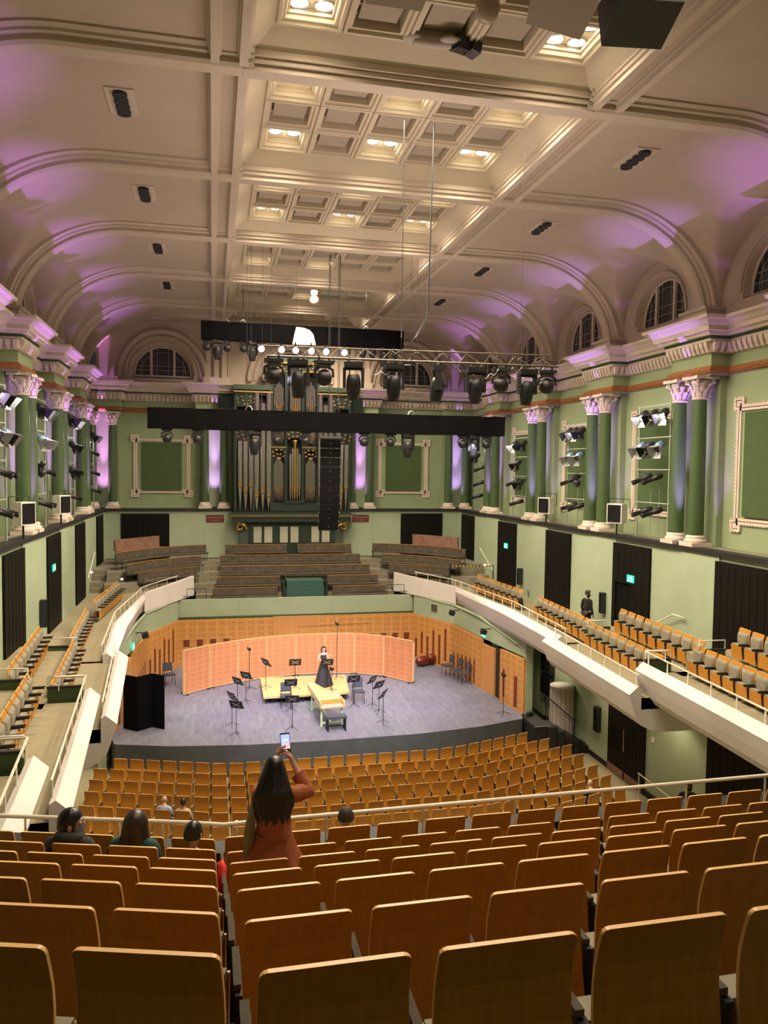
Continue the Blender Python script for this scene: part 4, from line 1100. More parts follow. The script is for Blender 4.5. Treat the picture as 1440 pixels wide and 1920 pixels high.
for x in (-2.05, -.7, -.55, 1.2): m.tube([(x, 30.85, 0), (x, 30.85, .22)], .025, 6)
for i in range(6): m.tube([(-1.95+i*.55, 30.86, .03), (-1.45+i*.55, 30.86, .2)], .012, 4)
m.obj('frame', r)
# harpsichord, keyboard end towards the hall
r = thing('harpsichord', 'cream and orange harpsichord on pale green trestle at stage centre', 'harpsichord', (.1, 28.15, SZ), rad(3))
HP = [(-.45, -.62), (.47, -.62), (.47, .10), (.34, .55), (.05, 1.15), (-.18, 2.1), (-.45, 2.15)]
m = MB().use('harp'); n = len(HP)
m.prism(HP, .70, .72)
for i in range(n):
    a, b = Vector(HP[i]), Vector(HP[(i+1) % n]); d = (b-a).normalized(); nn = Vector((-d.y, d.x))*.03
    if i == 0: continue
    m.prism([(a.x, a.y), (b.x, b.y), (b.x+nn.x, b.y+nn.y), (a.x+nn.x, a.y+nn.y)], .70, .93)
m.box(-.45, -.62, .70, .47, -.59, .78); m.obj('case', r)
MB().use('platf').prism([(p[0]*.94, p[1]*.94+.05) for p in HP if p[1] > -.6]+[(-.42, -.2)], .83, .85).obj('soundboard', r)
MB().use('harpo').box(-.42, -.36, .80, .44, -.34, .93).box(-.44, -.60, .775, -.38, -.35, .9).box(.40, -.60, .775, .46, -.35, .9).box(-.42, -.62, .72, .44, -.59, .775).obj('key_surround', r)
m = MB().use('white').box(-.38, -.57, .77, .40, -.42, .79); m.use('black')
for i in range(22):
    if i % 7 not in (2, 6): m.box(-.36+i*.034+.02, -.52, .79, -.36+i*.034+.035, -.42, .80)
m.obj('keyboard', r)
MB().use('harp').box(-.3, -.28, .93, .34, -.25, 1.12).obj('music_desk', r)
m = MB().use('harpg')
for y in (-.45, 1.5):
    for x in (-.38, .38 if y < 0 else -.05): m.lathe([(.045, 0), (.05, .05), (.03, .12), (.045, .35), (.03, .55), (.05, .70)], (x, y, 0), 12)
    m.box(-.40, y-.03, .10, .40 if y < 0 else 0, y+.03, .16)
m.box(-.05, -.45, .1, .0, 1.5, .16); m.obj('trestle', r)
r = thing('piano_bench', 'blue-grey padded black bench in front of the harpsichord', 'bench', (.22, 27.25, SZ), rad(2))
MB().box(-.37, -.18, .44, .37, .18, .53).obj('cushion', r, 'benchb')
for x in (-.32, .32):
    MB().box(x-.025, -.15, .03, x+.025, -.10, .44).box(x-.025, .10, .03, x+.025, .15, .44).box(x-.03, -.2, 0, x+.03, .2, .04).obj('leg', r, 'black')
MB().box(-.32, -.02, .12, .32, .02, .16).obj('stretcher', r, 'black')
# orchestra chairs
def chair_proto():
    r = thing('orchestra_chair', '', 'chair')
    MB().use('benchb').box(-.23, -.21, .43, .23, .22, .49).obj('seat', r)
    m = MB().use('benchb'); m.grid(lambda u, v: ((u-.5)*.42, -.22-.05*v+.03*(2*u-1)**2, .56+.36*v), 8, 4); m.grid(lambda u, v: ((.5-u)*.42, -.25-.05*v+.03*(2*u-1)**2, .56+.36*v), 8, 4); m.obj('backrest', r)
    for x, y in ((-.21, .2), (.21, .2)): MB().tube([(x, y, 0), (x*.95, y*.9, .45)], .012, 6).obj('leg', r, 'blackmt')
    for x in (-.21, .21): MB().tube([(x, -.27, 0), (x, -.2, .45), (x, -.25, .6)], .012, 6).obj('leg', r, 'blackmt')
    return r
for x, y, a, z, lab in [(-1.30, 30.25, PI, SZ, 'blue-grey chair behind the centre-left music stand by the platform'), (1.62, 30.35, PI, SZ, 'blue-grey chair behind the music stand right of the harpsichord'), (-6.0, 34.3, rad(200), SZ, 'lone dark chair behind the black folding screen'),
                        (6.45, 33.75, rad(100), SZ, 'dark chair by the right timber wall, furthest back of three'), (6.62, 33.0, rad(95), SZ, 'dark chair by the right timber wall, middle of three'), (6.75, 32.3, rad(95), SZ, 'dark chair by the right timber wall, nearest of three')]:
    place(chair_proto, 'chair', (x, y, z), a, lab, 'orchestra chairs')
# music stands
def stand_proto():
    r = thing('music_stand', '', 'music stand')
    m = MB().tube([(0, 0, .05), (0, 0, 1.08)], .012, 6)
    for k in range(3):
        a = 2*PI*k/3+.5; m.tube([(0, 0, .16), (.16*math.cos(a), .16*math.sin(a), .06), (.27*math.cos(a), .27*math.sin(a), .008)], .009, 5)
    m.obj('tripod', r, 'blackmt')
    T = Matrix.Translation((0, 0, 1.12)) @ Matrix.Rotation(rad(-28), 4, 'X')
    m = MB().use('black').box(-.25, -.008, -.16, .25, .008, .18, T).box(-.25, -.07, -.17, .25, .0, -.155, T)
    m.use('steel')
    for sx in (-1, 1):
        m.box(-.012, .01, 0, .012, .014, .18, T @ Matrix.Rotation(sx*rad(58), 4, 'Y')); m.box(-.012, .01, 0, .012, .014, .16, T @ Matrix.Rotation(sx*rad(118), 4, 'Y'))
    m.obj('desk', r); return r
MS = [(-3.34, 27.23, 150, 'front left music stand, nearest the stage edge'), (-3.46, 28.29, 120, 'music stand just behind the front left one, turned sideways'), (-3.2, 30.3, 130, 'third music stand of the left cluster'), (-2.84, 31.08, 140, 'furthest-back music stand of the left cluster'),
      (-1.34, 27.54, 170, 'low tilted music stand in front of the platform, left of the harpsichord'), (-1.18, 29.72, 180, 'black music stand with its desk facing the hall, left of the harpsichord'),
      (1.33, 29.82, 185, 'black music stand right of the harpsichord facing the hall'), (2.04, 27.58, 235, 'front right music stand seen edge-on'), (2.15, 28.84, 215, 'tall right music stand with tilted black desk'), (2.05, 29.6, 225, 'music stand just behind the tall right one')]
for x, y, a, lab in MS: place(stand_proto, 'stand', (x, y, SZ), rad(a), lab, 'music stands')
for x, y, a, lab in [(-.81, 31.66, 180, 'grey music stand on the left of the platform'), (.5, 31.45, 180, 'grey music stand right in front of the performer'), (-2.0, 31.9, 120, 'tilted music stand at the left edge of the platform')]:
    place(stand_proto, 'stand', (x, y, SZ+.3), rad(a), lab, 'music stands')
# microphone stands
def micstand(x, y, z, h, boom, label, ang=0):
    r = thing('microphone_stand', label, 'microphone stand', (x, y, z), ang, 'microphone stands')
    m = MB().tube([(0, 0, .03), (0, 0, h)], .012, 6)
    for k in range(3): a = 2*PI*k/3; m.tube([(0, 0, .14), (.32*math.cos(a), .32*math.sin(a), .01)], .01, 5)
    m.obj('tripod', r, 'blackmt')
    if boom: MB().tube([(-boom, 0, h-.02), (boom*.85, 0, h+.06)], .010, 6).obj('boom', r, 'blackmt')
    MB().box(-.06, -.06, h, .06, .06, h+.1).box(-.10, -.04, h+.06, -.05, .04, h+.16).obj('microphone', r, 'black')
micstand(-2.62, 32.9, SZ, 1.7, 0, 'short microphone stand left behind the platform')
micstand(1.15, 32.95, SZ+.3, 2.35, 1.7, 'tall microphone stand with long horizontal boom behind the performer')
micstand(.62, 30.95, SZ+.3, .9, .25, 'small microphone stand between performer and harpsichord', rad(40))
micstand(6.85, 27.75, SZ, 1.5, 0, 'microphone stand alone at the right front corner of the stage')
# black folding screen at stage left
r = thing('folding_screen', 'tall black folding screen at the left front of the stage', 'folding screen', (0, 0, SZ))
FP = [(-7.25, 28.75), (-6.79, 28.28), (-6.30, 28.75), (-5.82, 28.32)]; FP = [(-7.3, 28.4), (-6.95, 28.9), (-6.79, 28.28), (-6.30, 28.75), (-5.82, 28.32)][1:]
FP = [(-7.28, 28.75), (-6.77, 28.31), (-6.30, 28.72), (-5.84, 28.35)]
for a, b in zip(FP[:-1], FP[1:]):
    a, b = Vector(a), Vector(b); L_ = (b-a).length; o = MB().box(0, -.02, .02, L_-.01, .02, 1.98).obj('leaf', r, 'blackcl'); o.location = (a.x, a.y, 0); o.rotation_euler = (0, 0, math.atan2((b-a).y, (b-a).x))
# cello case
r = thing('cello_case', 'dark red cello case lying on its side by the right timber wall', 'cello case', (6.05, 35.65, SZ), rad(20)); r.scale = (1.15,)*3
MB().ball((-.25, 0, .22), (.38, .20, .22), 16, 10).ball((0, 0, .22), (.36, .15, .17), 16, 10).ball((.25, 0, .25), (.30, .18, .24), 16, 10).ball((.72, 0, .2), (.35, .10, .10), 12, 8).obj('shell', r, 'cello')
MB().tube([(-.1, -.2, .3), (0, -.26, .3), (.1, -.2, .3)], .015, 6).obj('handle', r, 'black')
# ---- steps up to the stage on the right, with black handrail
r = thing('stage_steps', 'black carpeted steps rising to the right side of the stage', 'steps')
m = MB().use('black')
for k in range(5):
    x0 = 8.0+.33*k; z = SZ*.98-.2*k; m.box(x0, 26.1, 0, x0+.36, 26.9, z)
m.box(7.5, 26.2, 0, 8.02, 27.6, SZ); m.obj('treads', r)
m = MB().use('steel')
for k in range(5): x0 = 8.0+.33*k; m.box(x0, 26.1, SZ*.98-.2*k, x0+.03, 26.9, SZ*.98-.2*k+.006)
m.box(7.5, 26.17, SZ, 8.02, 26.21, SZ+.01); m.obj('nosings', r)
MB().tube([(7.95, 26.95, SZ+.95), (8.25, 26.95, SZ+.92), (9.5, 26.95, .95)], .022, 8).tube([(8.25, 26.95, SZ-.25), (8.25, 26.95, SZ+.92)], .018, 6).tube([(9.45, 26.95, 0), (9.45, 26.95, 1.0)], .018, 6).obj('handrail', r, 'black')
r = thing('column_speaker', 'tall half-round ribbed cream enclosure standing by the right wall', 'enclosure', (9.2, 27.55, 0))
MB().lathe([(.46, .28), (.46, 2.2)], n=26, a0=PI*.75, a1=2.1*PI).obj('ribbed_shell', r, 'refl')
m = MB().use('white')
for k in range(9): a = PI*.8+k*.48/1.0*.8; m.tube([(.465*math.cos(a), .465*math.sin(a), .28), (.465*math.cos(a), .465*math.sin(a), 2.2)], .012, 5)
m.lathe([(0, 2.24), (.47, 2.22), (.47, 2.18)], n=26); m.obj('ribs', r)
MB().lathe([(.5, 0), (.5, .28), (0, .28)], n=26).obj('plinth', r, 'black')
# small black cans and cable by the stage steps
for i, (x, y) in enumerate(((7.75, 27.4), (7.92, 27.5))):
    r = thing('floor_lantern', 'small black floor lantern at the head of the stage steps, %s' % ('left one' if i == 0 else 'right one'), 'stage light', (x, y, SZ if i == 0 else SZ), rad(30*i), 'floor lanterns')
    MB().lathe([(.07, .0), (.08, .1), (.08, .17), (.0, .18)], n=12).obj('body', r, 'black'); MB().tube([(-.09, 0, .0), (-.1, 0, .14), (.1, 0, .14), (.09, 0, 0)], .008, 5).obj('yoke', r, 'blackmt')
# stalls handrail right
r = thing('wall_handrail', 'white handrail descending beside the lower right door', 'handrail')
MB().tube([(9.2, 21.95, .9), (9.2, 19.2, .82)], .022, 8).tube([(9.2, 21.9, 0), (9.2, 21.9, .9)], .016, 6).tube([(9.2, 19.6, 0), (9.2, 19.6, .84)], .016, 6).obj('rail', r, 'rail')
r = thing('wall_handrail', 'short bent white handrail on the right wall above the raised seats', 'handrail')
MB().tube([(9.62, 20.35, 6.2), (9.5, 20.3, 6.25), (9.5, 20.8, 6.25), (9.5, 21.6, 5.85)], .024, 8).obj('rail', r, 'rail')
# exit signs
def exit_sign(loc, rz, label, parent=None):
    r = thing('exit_sign', label, 'exit sign', loc, rz, 'green exit signs')
    MB().box(-.21, -.03, -.12, .21, .0, .12).obj('panel', r, 'exitg')
    m = MB().use('exitw').cbox((-.08, -.033, .06), (.035, .004, .035)).cbox((-.09, -.033, .0), (.03, .004, .08), rot=(0, rad(20), 0)).cbox((-.05, -.033, .02), (.07, .004, .016), rot=(0, rad(-30), 0)).cbox((-.11, -.033, -.06), (.02, .004, .07), rot=(0, rad(40), 0)).cbox((-.06, -.033, -.06), (.02, .004, .07), rot=(0, rad(-30), 0)).cbox((.10, -.033, 0), (.08, .004, .17))
    m.obj('pictogram', r); return r
exit_sign((9.60, 34.74, 6.98), -PI/2, 'green exit sign on the far right black door')
exit_sign((9.60, 23.42, 6.97), -PI/2, 'large green exit sign over the open right doorway')
exit_sign((9.60, 23.45, 2.42), -PI/2, 'green exit sign on the black door below the right balcony')
exit_sign((-9.60, 28.8, 6.97), PI/2, 'green exit sign on the left wall door')
exit_sign((7.28, 31.25, 3.52), -rad(85), 'green exit sign over the stage door on the right')
exit_sign((-7.2, 31.25, 3.52), rad(85), 'green exit sign over the stage door on the left')
# speakers and small fittings on the walls
def wallspk(loc, rz, label, w=.34, h=.52):
    r = thing('wall_speaker', label, 'speaker', loc, rz, 'black wall speakers')
    MB().box(-w/2, -.22, -h/2, w/2, -.02, h/2).obj('cabinet', r, 'blackpl'); MB().box(-w/2+.03, -.226, -h/2+.03, w/2-.03, -.22, h/2-.03).obj('grille', r, 'speakgr')
wallspk((XW, 32.9, 5.75), -PI/2, 'narrow black speaker on the right wall beside the far door', .22, .75)
wallspk((XW, 25.2, 5.85), -PI/2, 'narrow black speaker on the right wall by the open doorway', .22, .75)
wallspk((-XW, 26.9, 5.7), PI/2, 'narrow black speaker on the left wall by the exit door', .22, .9)
wallspk((XW, 25.35, 1.55), -PI/2, 'tall black speaker on the lower right wall', .3, .9)
wallspk((XW, 29.7, 2.62), -PI/2, 'upper black speaker of the pair under the right balcony', .95, 1.0)
wallspk((XW, 29.7, 1.62), -PI/2, 'lower black speaker of the pair under the right balcony', .95, .8)
r = thing('air_grille', 'small brown louvred grille in the green wall right of the stage', 'grille', (6.42, 35.85, 3.85), -rad(67))
MB().box(-.30, -.04, -.24, .30, .0, .24).obj('frame', r, 'wall'); m = MB().use('velourd').box(-.22, -.05, -.18, .22, -.03, .18); m.obj('louvres', r)
for x, y, z, s, nm in [(7.0, 33.9, 3.95, 1, 'right wall beside the grille'), (7.35, 30.6, 3.75, 1, 'right wall above the stage door'), (-7.15, 31.9, 3.8, -1, 'left wall above the stage')]:
    r = thing('wall_spotlight', 'small black spotlight on the %s' % nm, 'spotlight', (x, y, z), 0, 'wall spotlights')
    MB().tube([(0, 0, .12), (-s*.25, -.1, .15)], .02, 6).obj('arm', r, 'blackmt'); MB().cbox((-s*.38, -.16, .05), (.24, .2, .2), rot=(.3, s*.3, 0)).obj('housing', r, 'blackpl')
    MB().tube([(-s*.3, -.26, .16), (-s*.45, -.28, .16), (-s*.5, -.12, .14)], .01, 5).obj('yoke', r, 'blackmt')
for x, y, z, nm in [(9.66, 32.1, 5.1, 'steel socket plate low on the right wall past the far door')]:
    r = tag(MB().use('steel').box(-.03, -.09, -.12, 0, .09, .12).obj('socket_plate', None, None, (x, y, z)), nm, 'socket plate')
for i, (x, y) in enumerate(((9.55, 37.6), (-9.55, 37.2), (-8.2, 36.9))):
    r = thing('step_light', ['small bright step light at the foot of the right wall by the choir', 'small bright step light at the left wall by the choir steps', 'small bright step light under the left curved benches'][i], 'step light', (x, y, 5.60 if i < 2 else 5.3), 0, 'step lights')
    MB().cbox((0, 0, .1), (.1, .1, .08)).obj('housing', r, 'white'); MB().cbox((0, -.06, .1), (.06, .02, .05)).obj('lamp', r, 'lamp')
r = tag(MB().use('redslot').cbox((0, 0, 0), (.03, .1, .1)).obj('fire_call_point', None, None, (9.66, 25.0, 6.4)), 'small red call point on the right wall beside the open doorway', 'call point')
r = tag(MB().use('white').cbox((0, 0, 0), (.04, .12, .17)).obj('wall_switch', None, None, (9.65, 21.9, 1.98)), 'small white box on the wall right of the lower door', 'switch')
# ================================================================ rigging and lamps
def cable(pts, label, r=.008, mt='black', group='thin rigging lines'):
    o = MB().tube(pts, r, 5).obj('cable', None, mt); tag(o, label, 'cable', group); return o
CT = 18.25
def border(x0, x1, y, z0, z1, label, lifts):
    r = thing('lighting_border', label, 'stage border', ((x0+x1)/2, y, z0), 0); w = (x1-x0)/2; h = z1-z0
    m = MB().use('blackcl')
    for sy in (-1, 1): m.grid(lambda u, v: (-w+2*w*u, sy*(.16+.012*math.sin(u*70)+.01*math.sin(u*31)), h*v+.012*math.sin(u*23)), 90, 4)
    m.box(-w, -.16, h-.02, w, .16, h-.0); m.box(-w-.01, -.16, 0, -w, .16, h).box(w, -.16, 0, w+.01, .16, h); m.obj('cloth', r)
    m = MB().use('blackmt').tube([(-w+.1, 0, .05), (w-.1, 0, .05)], .03, 8).tube([(-w+.1, 0, h-.1), (w-.1, 0, h-.1)], .03, 8); m.obj('bar', r)
    for x in lifts: MB().tube([(x-(x0+x1)/2-.12, 0, h), (x-(x0+x1)/2-.05, 0, h+.14), (x-(x0+x1)/2+.05, 0, h+.14), (x-(x0+x1)/2+.12, 0, h)], .02, 6).obj('shackle', r, 'steel')
    return r
border(-6.25, 6.24, 26.8, 11.82, 12.5, 'long black cloth border hanging across the hall in front of the organ', (-2.95, 2.76))
border(-4.62, 4.05, 33.5, 15.9, 16.65, 'upper shorter black cloth border hanging near the end wall', (-3.6, -2.9, 2.4))
for x, z0, y in ((-3.02, 12.6, 26.8), (-2.88, 12.6, 26.8), (-2.5, 12.6, 26.8), (-2.2, 12.6, 26.8)): cable([(x, y+(.3 if x > -2.6 else 0), z0), (x, y, CT)], 'one of the thin vertical lines holding the left side of the long black border', .006, 'black', 'left border lines')
for x in (2.70, 2.92): cable([(x, 26.8, 12.6), (x, 26.8, CT)], 'one of the thin vertical lines holding the right side of the long black border', .006, 'black', 'right border lines')
for x in (-.05, .0, .30, .35): cable([(x, 28, 12.0), (x, 28, CT)], 'one of four dark lines carrying the hanging line of speakers', .012, 'black', 'speaker array lines')
for x in (-3.6, -2.9, 2.4): cable([(x, 33.5, 16.8), (x+(.1 if x < -3.5 else 0), 33.6, CT)], 'one of the short lines holding the upper black border', .012, 'black', 'upper border lines')
# moving heads, PAR cans, fresnels, profiles -- built once each
def mover_proto():
    r = thing('moving_head', '', 'moving light')
    MB().use('blackpl').box(-.21, -.13, -.13, .21, .13, 0).box(-.16, -.14, -.10, .16, -.13, -.03).obj('base', r); MB().use('steel').tube([(-.13, 0, 0), (-.13, 0, .08)], .025, 6).tube([(.13, 0, 0), (.13, 0, .08)], .025, 6).obj('clamp', r)
    m = MB().use('blackpl')
    for s in (-1, 1): m.prism([(s*.17, -.08), (s*.235, -.06), (s*.235, .06), (s*.17, .08)][::s], -.56, -.13)
    m.box(-.235, -.06, -.17, .235, .06, -.13)
    m.obj('yoke', r)
    T = Matrix.Translation((0, 0, -.46)) @ Matrix.Rotation(rad(8), 4, 'X')
    m = MB().use('blackpl'); m.lathe([(.0, .2), (.12, .19), (.155, .08), (.165, -.08), (.14, -.24), (.115, -.36), (.0, -.36)], n=20, M=T); hd = m.obj('head', r)
    MB().disc((0, 0, -.363), .10, 'z', 18, T).box(-.07, -.17, -.02, .07, -.155, .05, T).obj('lens', hd, 'lens'); return r
def wash_proto():
    r = thing('wash_light', '', 'moving light')
    MB().use('blackpl').prism([(-.18, -.1), (.18, -.1), (.18, .1), (-.18, .1)], -.06, 0).prism([(-.12, -.08), (.12, -.08), (.12, .08), (-.12, .08)], -.13, -.06).obj('base', r); MB().use('blackmt').tube([(-.1, 0, 0), (-.1, 0, .08)], .02, 6).tube([(.1, 0, 0), (.1, 0, .08)], .02, 6).obj('clamp', r)
    m = MB().use('blackpl').tube([(-.05, 0, -.1), (-.17, 0, -.16), (-.18, 0, -.30)], .025, 6).tube([(.05, 0, -.1), (.17, 0, -.16), (.18, 0, -.30)], .025, 6); m.obj('yoke', r)
    T = Matrix.Translation((0, 0, -.31)) @ Matrix.Rotation(rad(50), 4, 'X')
    hd = MB().lathe([(0, .13), (.1, .12), (.15, .02), (.155, -.07), (.13, -.10)], n=20, M=T).obj('head', r, 'blackpl'); MB().ball((0, 0, -.08), (.125, .125, .05), 16, 8, T).obj('lens', hd, 'lens'); return r
def par_proto():
    r = thing('par_can', '', 'stage light')
    T = Matrix.Translation((0, 0, -.20)) @ Matrix.Rotation(rad(35), 4, 'X')
    MB().lathe([(.03, .16), (.08, .14), (.10, .0), (.115, -.12), (.105, -.12), (.09, -.06)], n=18, M=T).obj('body', r, 'blackpl')
    MB().tube([(-.12, 0, -.20), (-.12, 0, -.02), (.12, 0, -.02), (.12, 0, -.20)], .01, 5).tube([(0, 0, -.02), (0, 0, .05)], .02, 6).obj('yoke', r, 'blackmt')
    MB().disc((0, 0, -.07), .09, 'z', 16, T).obj('lens', r, 'lens'); return r
def led_proto():
    r = thing('led_spot', '', 'stage light')
    T = Matrix.Translation((0, 0, -.12)) @ Matrix.Rotation(rad(-70), 4, 'X')
    MB().lathe([(.03, .1), (.07, .08), (.085, -.06), (.075, -.06)], n=16, M=T).obj('body', r, 'blackpl'); MB().tube([(0, 0, -.05), (0, 0, .05)], .015, 6).obj('clamp', r, 'blackmt')
    MB().disc((0, 0, -.055), .07, 'z', 16, T).obj('lamp', r, 'lampp'); return r
def fresnel_make(lit, gel):
    def f():
        r = thing('fresnel_lantern', '', 'stage light')      # points along local -z, hung from z=+.3
        bd = MB().use('barn' if gel else 'blackpl').lathe([(.02, .20), (.10, .19), (.13, .10), (.135, -.12), (.125, -.13)], n=20).obj('body', r)
        if gel: MB().lathe([(.137, .02), (.137, .08)], n=20).obj('gel_band', bd, 'blue_g')
        MB().tube([(-.17, 0, 0), (-.17, 0, .22), (0, 0, .30), (.17, 0, .22), (.17, 0, 0)], .011, 5).obj('yoke', r, 'blackmt')
        MB().lathe([(0, -.125), (.115, -.12)], n=20).obj('lens', bd, 'lampw' if lit else 'lens')
        for k in range(4):
            a = PI/2*k; R_ = Matrix.Rotation(a, 4, 'Z'); w = .13 if k % 2 else .10
            vs = [R_ @ Vector(v) for v in [(-w, .135, -.13), (w, .135, -.13), (w*1.45, .215, -.34), (-w*1.45, .215, -.34), (-w, .139, -.13), (w, .139, -.13), (w*1.45, .219, -.34), (-w*1.45, .219, -.34)]]
            m = MB(); m.use('barn' if (gel or lit or k == 0) else 'black'); m.add(vs[:4], [(3, 2, 1, 0)]); m.use('black' if not gel else 'barn'); m.add(vs[4:], [(0, 1, 2, 3)]); m.obj('barn_door', bd)  # inner flaps turn silver on lit lanterns, colour standing in for the glow
        return r
    return f
def profile_proto():
    r = thing('profile_spot', '', 'stage light')
    m = MB().use('blackpl').lathe([(.02, .34), (.08, .33), (.10, .2), (.10, .08), (.075, .05), (.075, -.30), (.085, -.30), (.085, -.36), (.07, -.36)], n=16); m.box(-.10, -.02, .1, .10, .02, .22); bd = m.obj('body', r)
    MB().tube([(-.12, 0, .05), (-.12, 0, .28), (.12, 0, .28), (.12, 0, .05)], .01, 5).obj('yoke', r, 'blackmt'); MB().disc((0, 0, -.35), .068, 'z', 16).obj('lens', bd, 'lens'); return r
fres = {k: fresnel_make(*k) for k in ((True, False), (False, False), (False, True))}
# truss with the big moving heads, nearest the camera
TY = 17.0
r = thing('lighting_truss', 'steel lighting truss hung nearest the camera with a row of moving heads', 'truss', (0, TY, 0))
m = MB().tube([(-3.02, 0, 12.96), (3.78, 0, 13.0)], .025, 8); m.obj('bottom_chord', r, 'trussm')
MB().tube([(-3.2, .3, 13.22), (3.7, .3, 13.30)], .015, 8).obj('top_chord', r, 'trussm')
m = MB()
for i in range(12): x = -2.9+i*.6; m.tube([(x, 0, 12.96), (x+.3, .3, 13.25)], .006, 5).tube([(x+.3, .3, 13.25), (x+.6, 0, 12.97)], .006, 5)
m.obj('lacing', r, 'trussm')
for q, (xa, xb) in enumerate([(-1.4, .2), (.1, 1.5), (1.2, 2.4), (-2.6, -1.5), (2.4, 3.5)]):
    pts = [(xa+(xb-xa)*t/16, -.05+.06*math.sin(t*1.7), 12.94+.06*math.sin(t*2.3)-.28*math.sin(PI*t/16)*(1 if q in (0, 2) else .3)) for t in range(17)]
    MB().tube(pts, .009, 5).obj('power_cable', r, 'black' if q % 2 else 'steel')
for x in (-.05, .35, 1.0, 2.3, 2.9, 3.3): MB().tube([(x+.13*math.cos(t), .05, 13.05+.13*math.sin(t)) for t in [k*PI/8 for k in range(16)]], .012, 5, closed=True).obj('cable_coil', r, 'black')
cable([(-.03, TY, 13.2), (-.03, TY, CT)], 'thin dark line left of the thick cable above the truss')
cable([(.22, TY, 13.4), (.57, TY, 14.0), (.66, TY, CT)], 'thick black cable running from the ceiling down to the truss', .018, 'black')
cable([(1.9 if False else 2.9, TY+.2, 13.3), (2.9, TY+.2, CT)], 'very thin grey line on the right above the truss', .004, 'black')
for x, kind, nm in [(-2.87, 'wash', 'first from the left'), (-2.33, 'mover', 'second from the left, large'), (-1.77, 'wash', 'third from the left'), (-1.11, 'mover', 'fourth from the left'), (-.19, 'mover', 'fifth from the left, under the cable loops'), (.83, 'moverx', 'sixth from the left, turned sideways'), (1.74, 'mover', 'seventh from the left'), (2.36, 'wash', 'third from the right'), (3.0, 'mover', 'second from the right'), (3.5, 'wash', 'rightmost')]:
    if kind == 'wash': place(wash_proto, 'wash', (x, TY, 12.90), rad(random.uniform(-10, 10)), 'round black wash light on the near truss, '+nm, 'near truss wash lights', 1.15)
    else: place(mover_proto, 'mover', (x, TY, 12.90), rad(80) if kind == 'moverx' else rad(random.uniform(-12, 12)), 'black moving head on the near truss, '+nm, 'near truss moving heads')
for i, x in enumerate((-3.12, -2.68, -2.37, -2.02, -1.69, -1.28)): place(led_proto, 'led', (x, TY+.3, 13.28), rad(180) if False else 0, 'small lit violet-white spot on the near truss, %s from the left' % ordn(i), 'lit truss spots')
for i, (x, k) in enumerate([(-5.64, 'wash'), (-4.66, 'wash'), (-2.76, 'mover'), (-2.0, 'wash'), (-1.01, 'wash'), (1.06, 'wash'), (2.01, 'wash'), (2.65, 'mover'), (4.7, 'wash'), (5.1, 'mover'), (5.6, 'wash')]):
    if k == 'wash': place(wash_proto, 'wash', (x, 26.8, 11.82), 0, 'round black wash light under the long border, %s from the left' % ordn(i), 'lights under the long border')
    else: place(mover_proto, 'mover', (x, 26.8, 11.82), rad(10), 'moving head under the long border, %s light from the left' % ordn(i), 'lights under the long border')
for i, (x, k) in enumerate([(-4.39, 'wash'), (-3.95, 'mover'), (-3.55, 'wash'), (-2.87, 'wash'), (-2.5, 'mover'), (2.25, 'wash'), (2.7, 'wash'), (3.2, 'mover'), (3.7, 'wash')]):
    place(wash_proto if k == 'wash' else mover_proto, k, (x, 33.5, 15.9), rad(5*i), 'black light under the upper border, %s from the left' % ordn(i), 'lights under the upper border')
# hanging line of loudspeakers
r = thing('speaker_array', 'long curved black line of hanging loudspeaker boxes in front of the organ', 'speaker array', (0, 28, 0))
x, z, y, a = 0, 11.62, 0, 0
MB().box(-.40, -.35, 11.66, .40, .35, 11.72).box(-.36, -.3, 11.72, -.30, .3, 11.86).box(.30, -.3, 11.72, .36, .3, 11.86).tube([(-.3, 0, 11.86), (0, 0, 12.02), (.3, 0, 11.86)], .02, 6).obj('flying_frame', r, 'steel')
for i in range(10):
    T = Matrix.Translation((.0-.012*i*0, y, z)) @ Matrix.Rotation(rad(a), 4, 'X')
    m = MB().use('blackpl').add([T @ Vector(v) for v in [(-.37, -.3, -.32), (.37, -.3, -.32), (.30, .3, -.29), (-.30, .3, -.29), (-.37, -.3, 0), (.37, -.3, 0), (.30, .3, -.02), (-.30, .3, -.02)]], [(0, 3, 2, 1), (4, 5, 6, 7), (0, 1, 5, 4), (1, 2, 6, 5), (2, 3, 7, 6), (3, 0, 4, 7)])
    g = MB().use('speakgr').box(-.35, -.312, -.30, .35, -.30, -.02, T); g.use('steel').cbox((0, -.316, -.16), (.03, .006, .03), T)
    m.use('steel')
    for sx in (-1, 1): m.cbox((sx*.37, -.29, -.31), (.025, .03, .03), T)
    sb = m.use('steel').obj('speaker_box', r); g.obj('grille', sb)
    a2 = rad(a); y += .33*math.sin(a2)*1; z -= .33*math.cos(a2); a += 1.0+.25*i
for i in range(5): MB().tube([(-.46+.015*i, .05, 11.9), (-.46, .1, 10.8-.2*i), (-.42+.06*math.sin(i), .05, 9.6-.15*i)], .01, 5).obj('cable', r, 'black')
r = thing('hanging_cloth', 'white shaped cloth hanging in front of the upper black border', 'cloth', (-.72, 30, 15.3))
m = MB().use('cloth'); O = [(-.45, 0), (.46, .02), (.36, .42), (.22, .58), (-.02, .66), (-.30, .68), (-.36, .45)]; m.add([(p[0], -.02, p[1]) for p in O]+[(p[0], .02, p[1]) for p in O], [tuple(range(7)), tuple(range(13, 6, -1))]+[(i, 7+i, 7+(i+1) % 7, (i+1) % 7) for i in range(7)]); m.obj('cloth', r)
MB().tube([(-.30, 0, .68), (-.28, 0, 2.9)], .005, 4).obj('line', r, 'black')
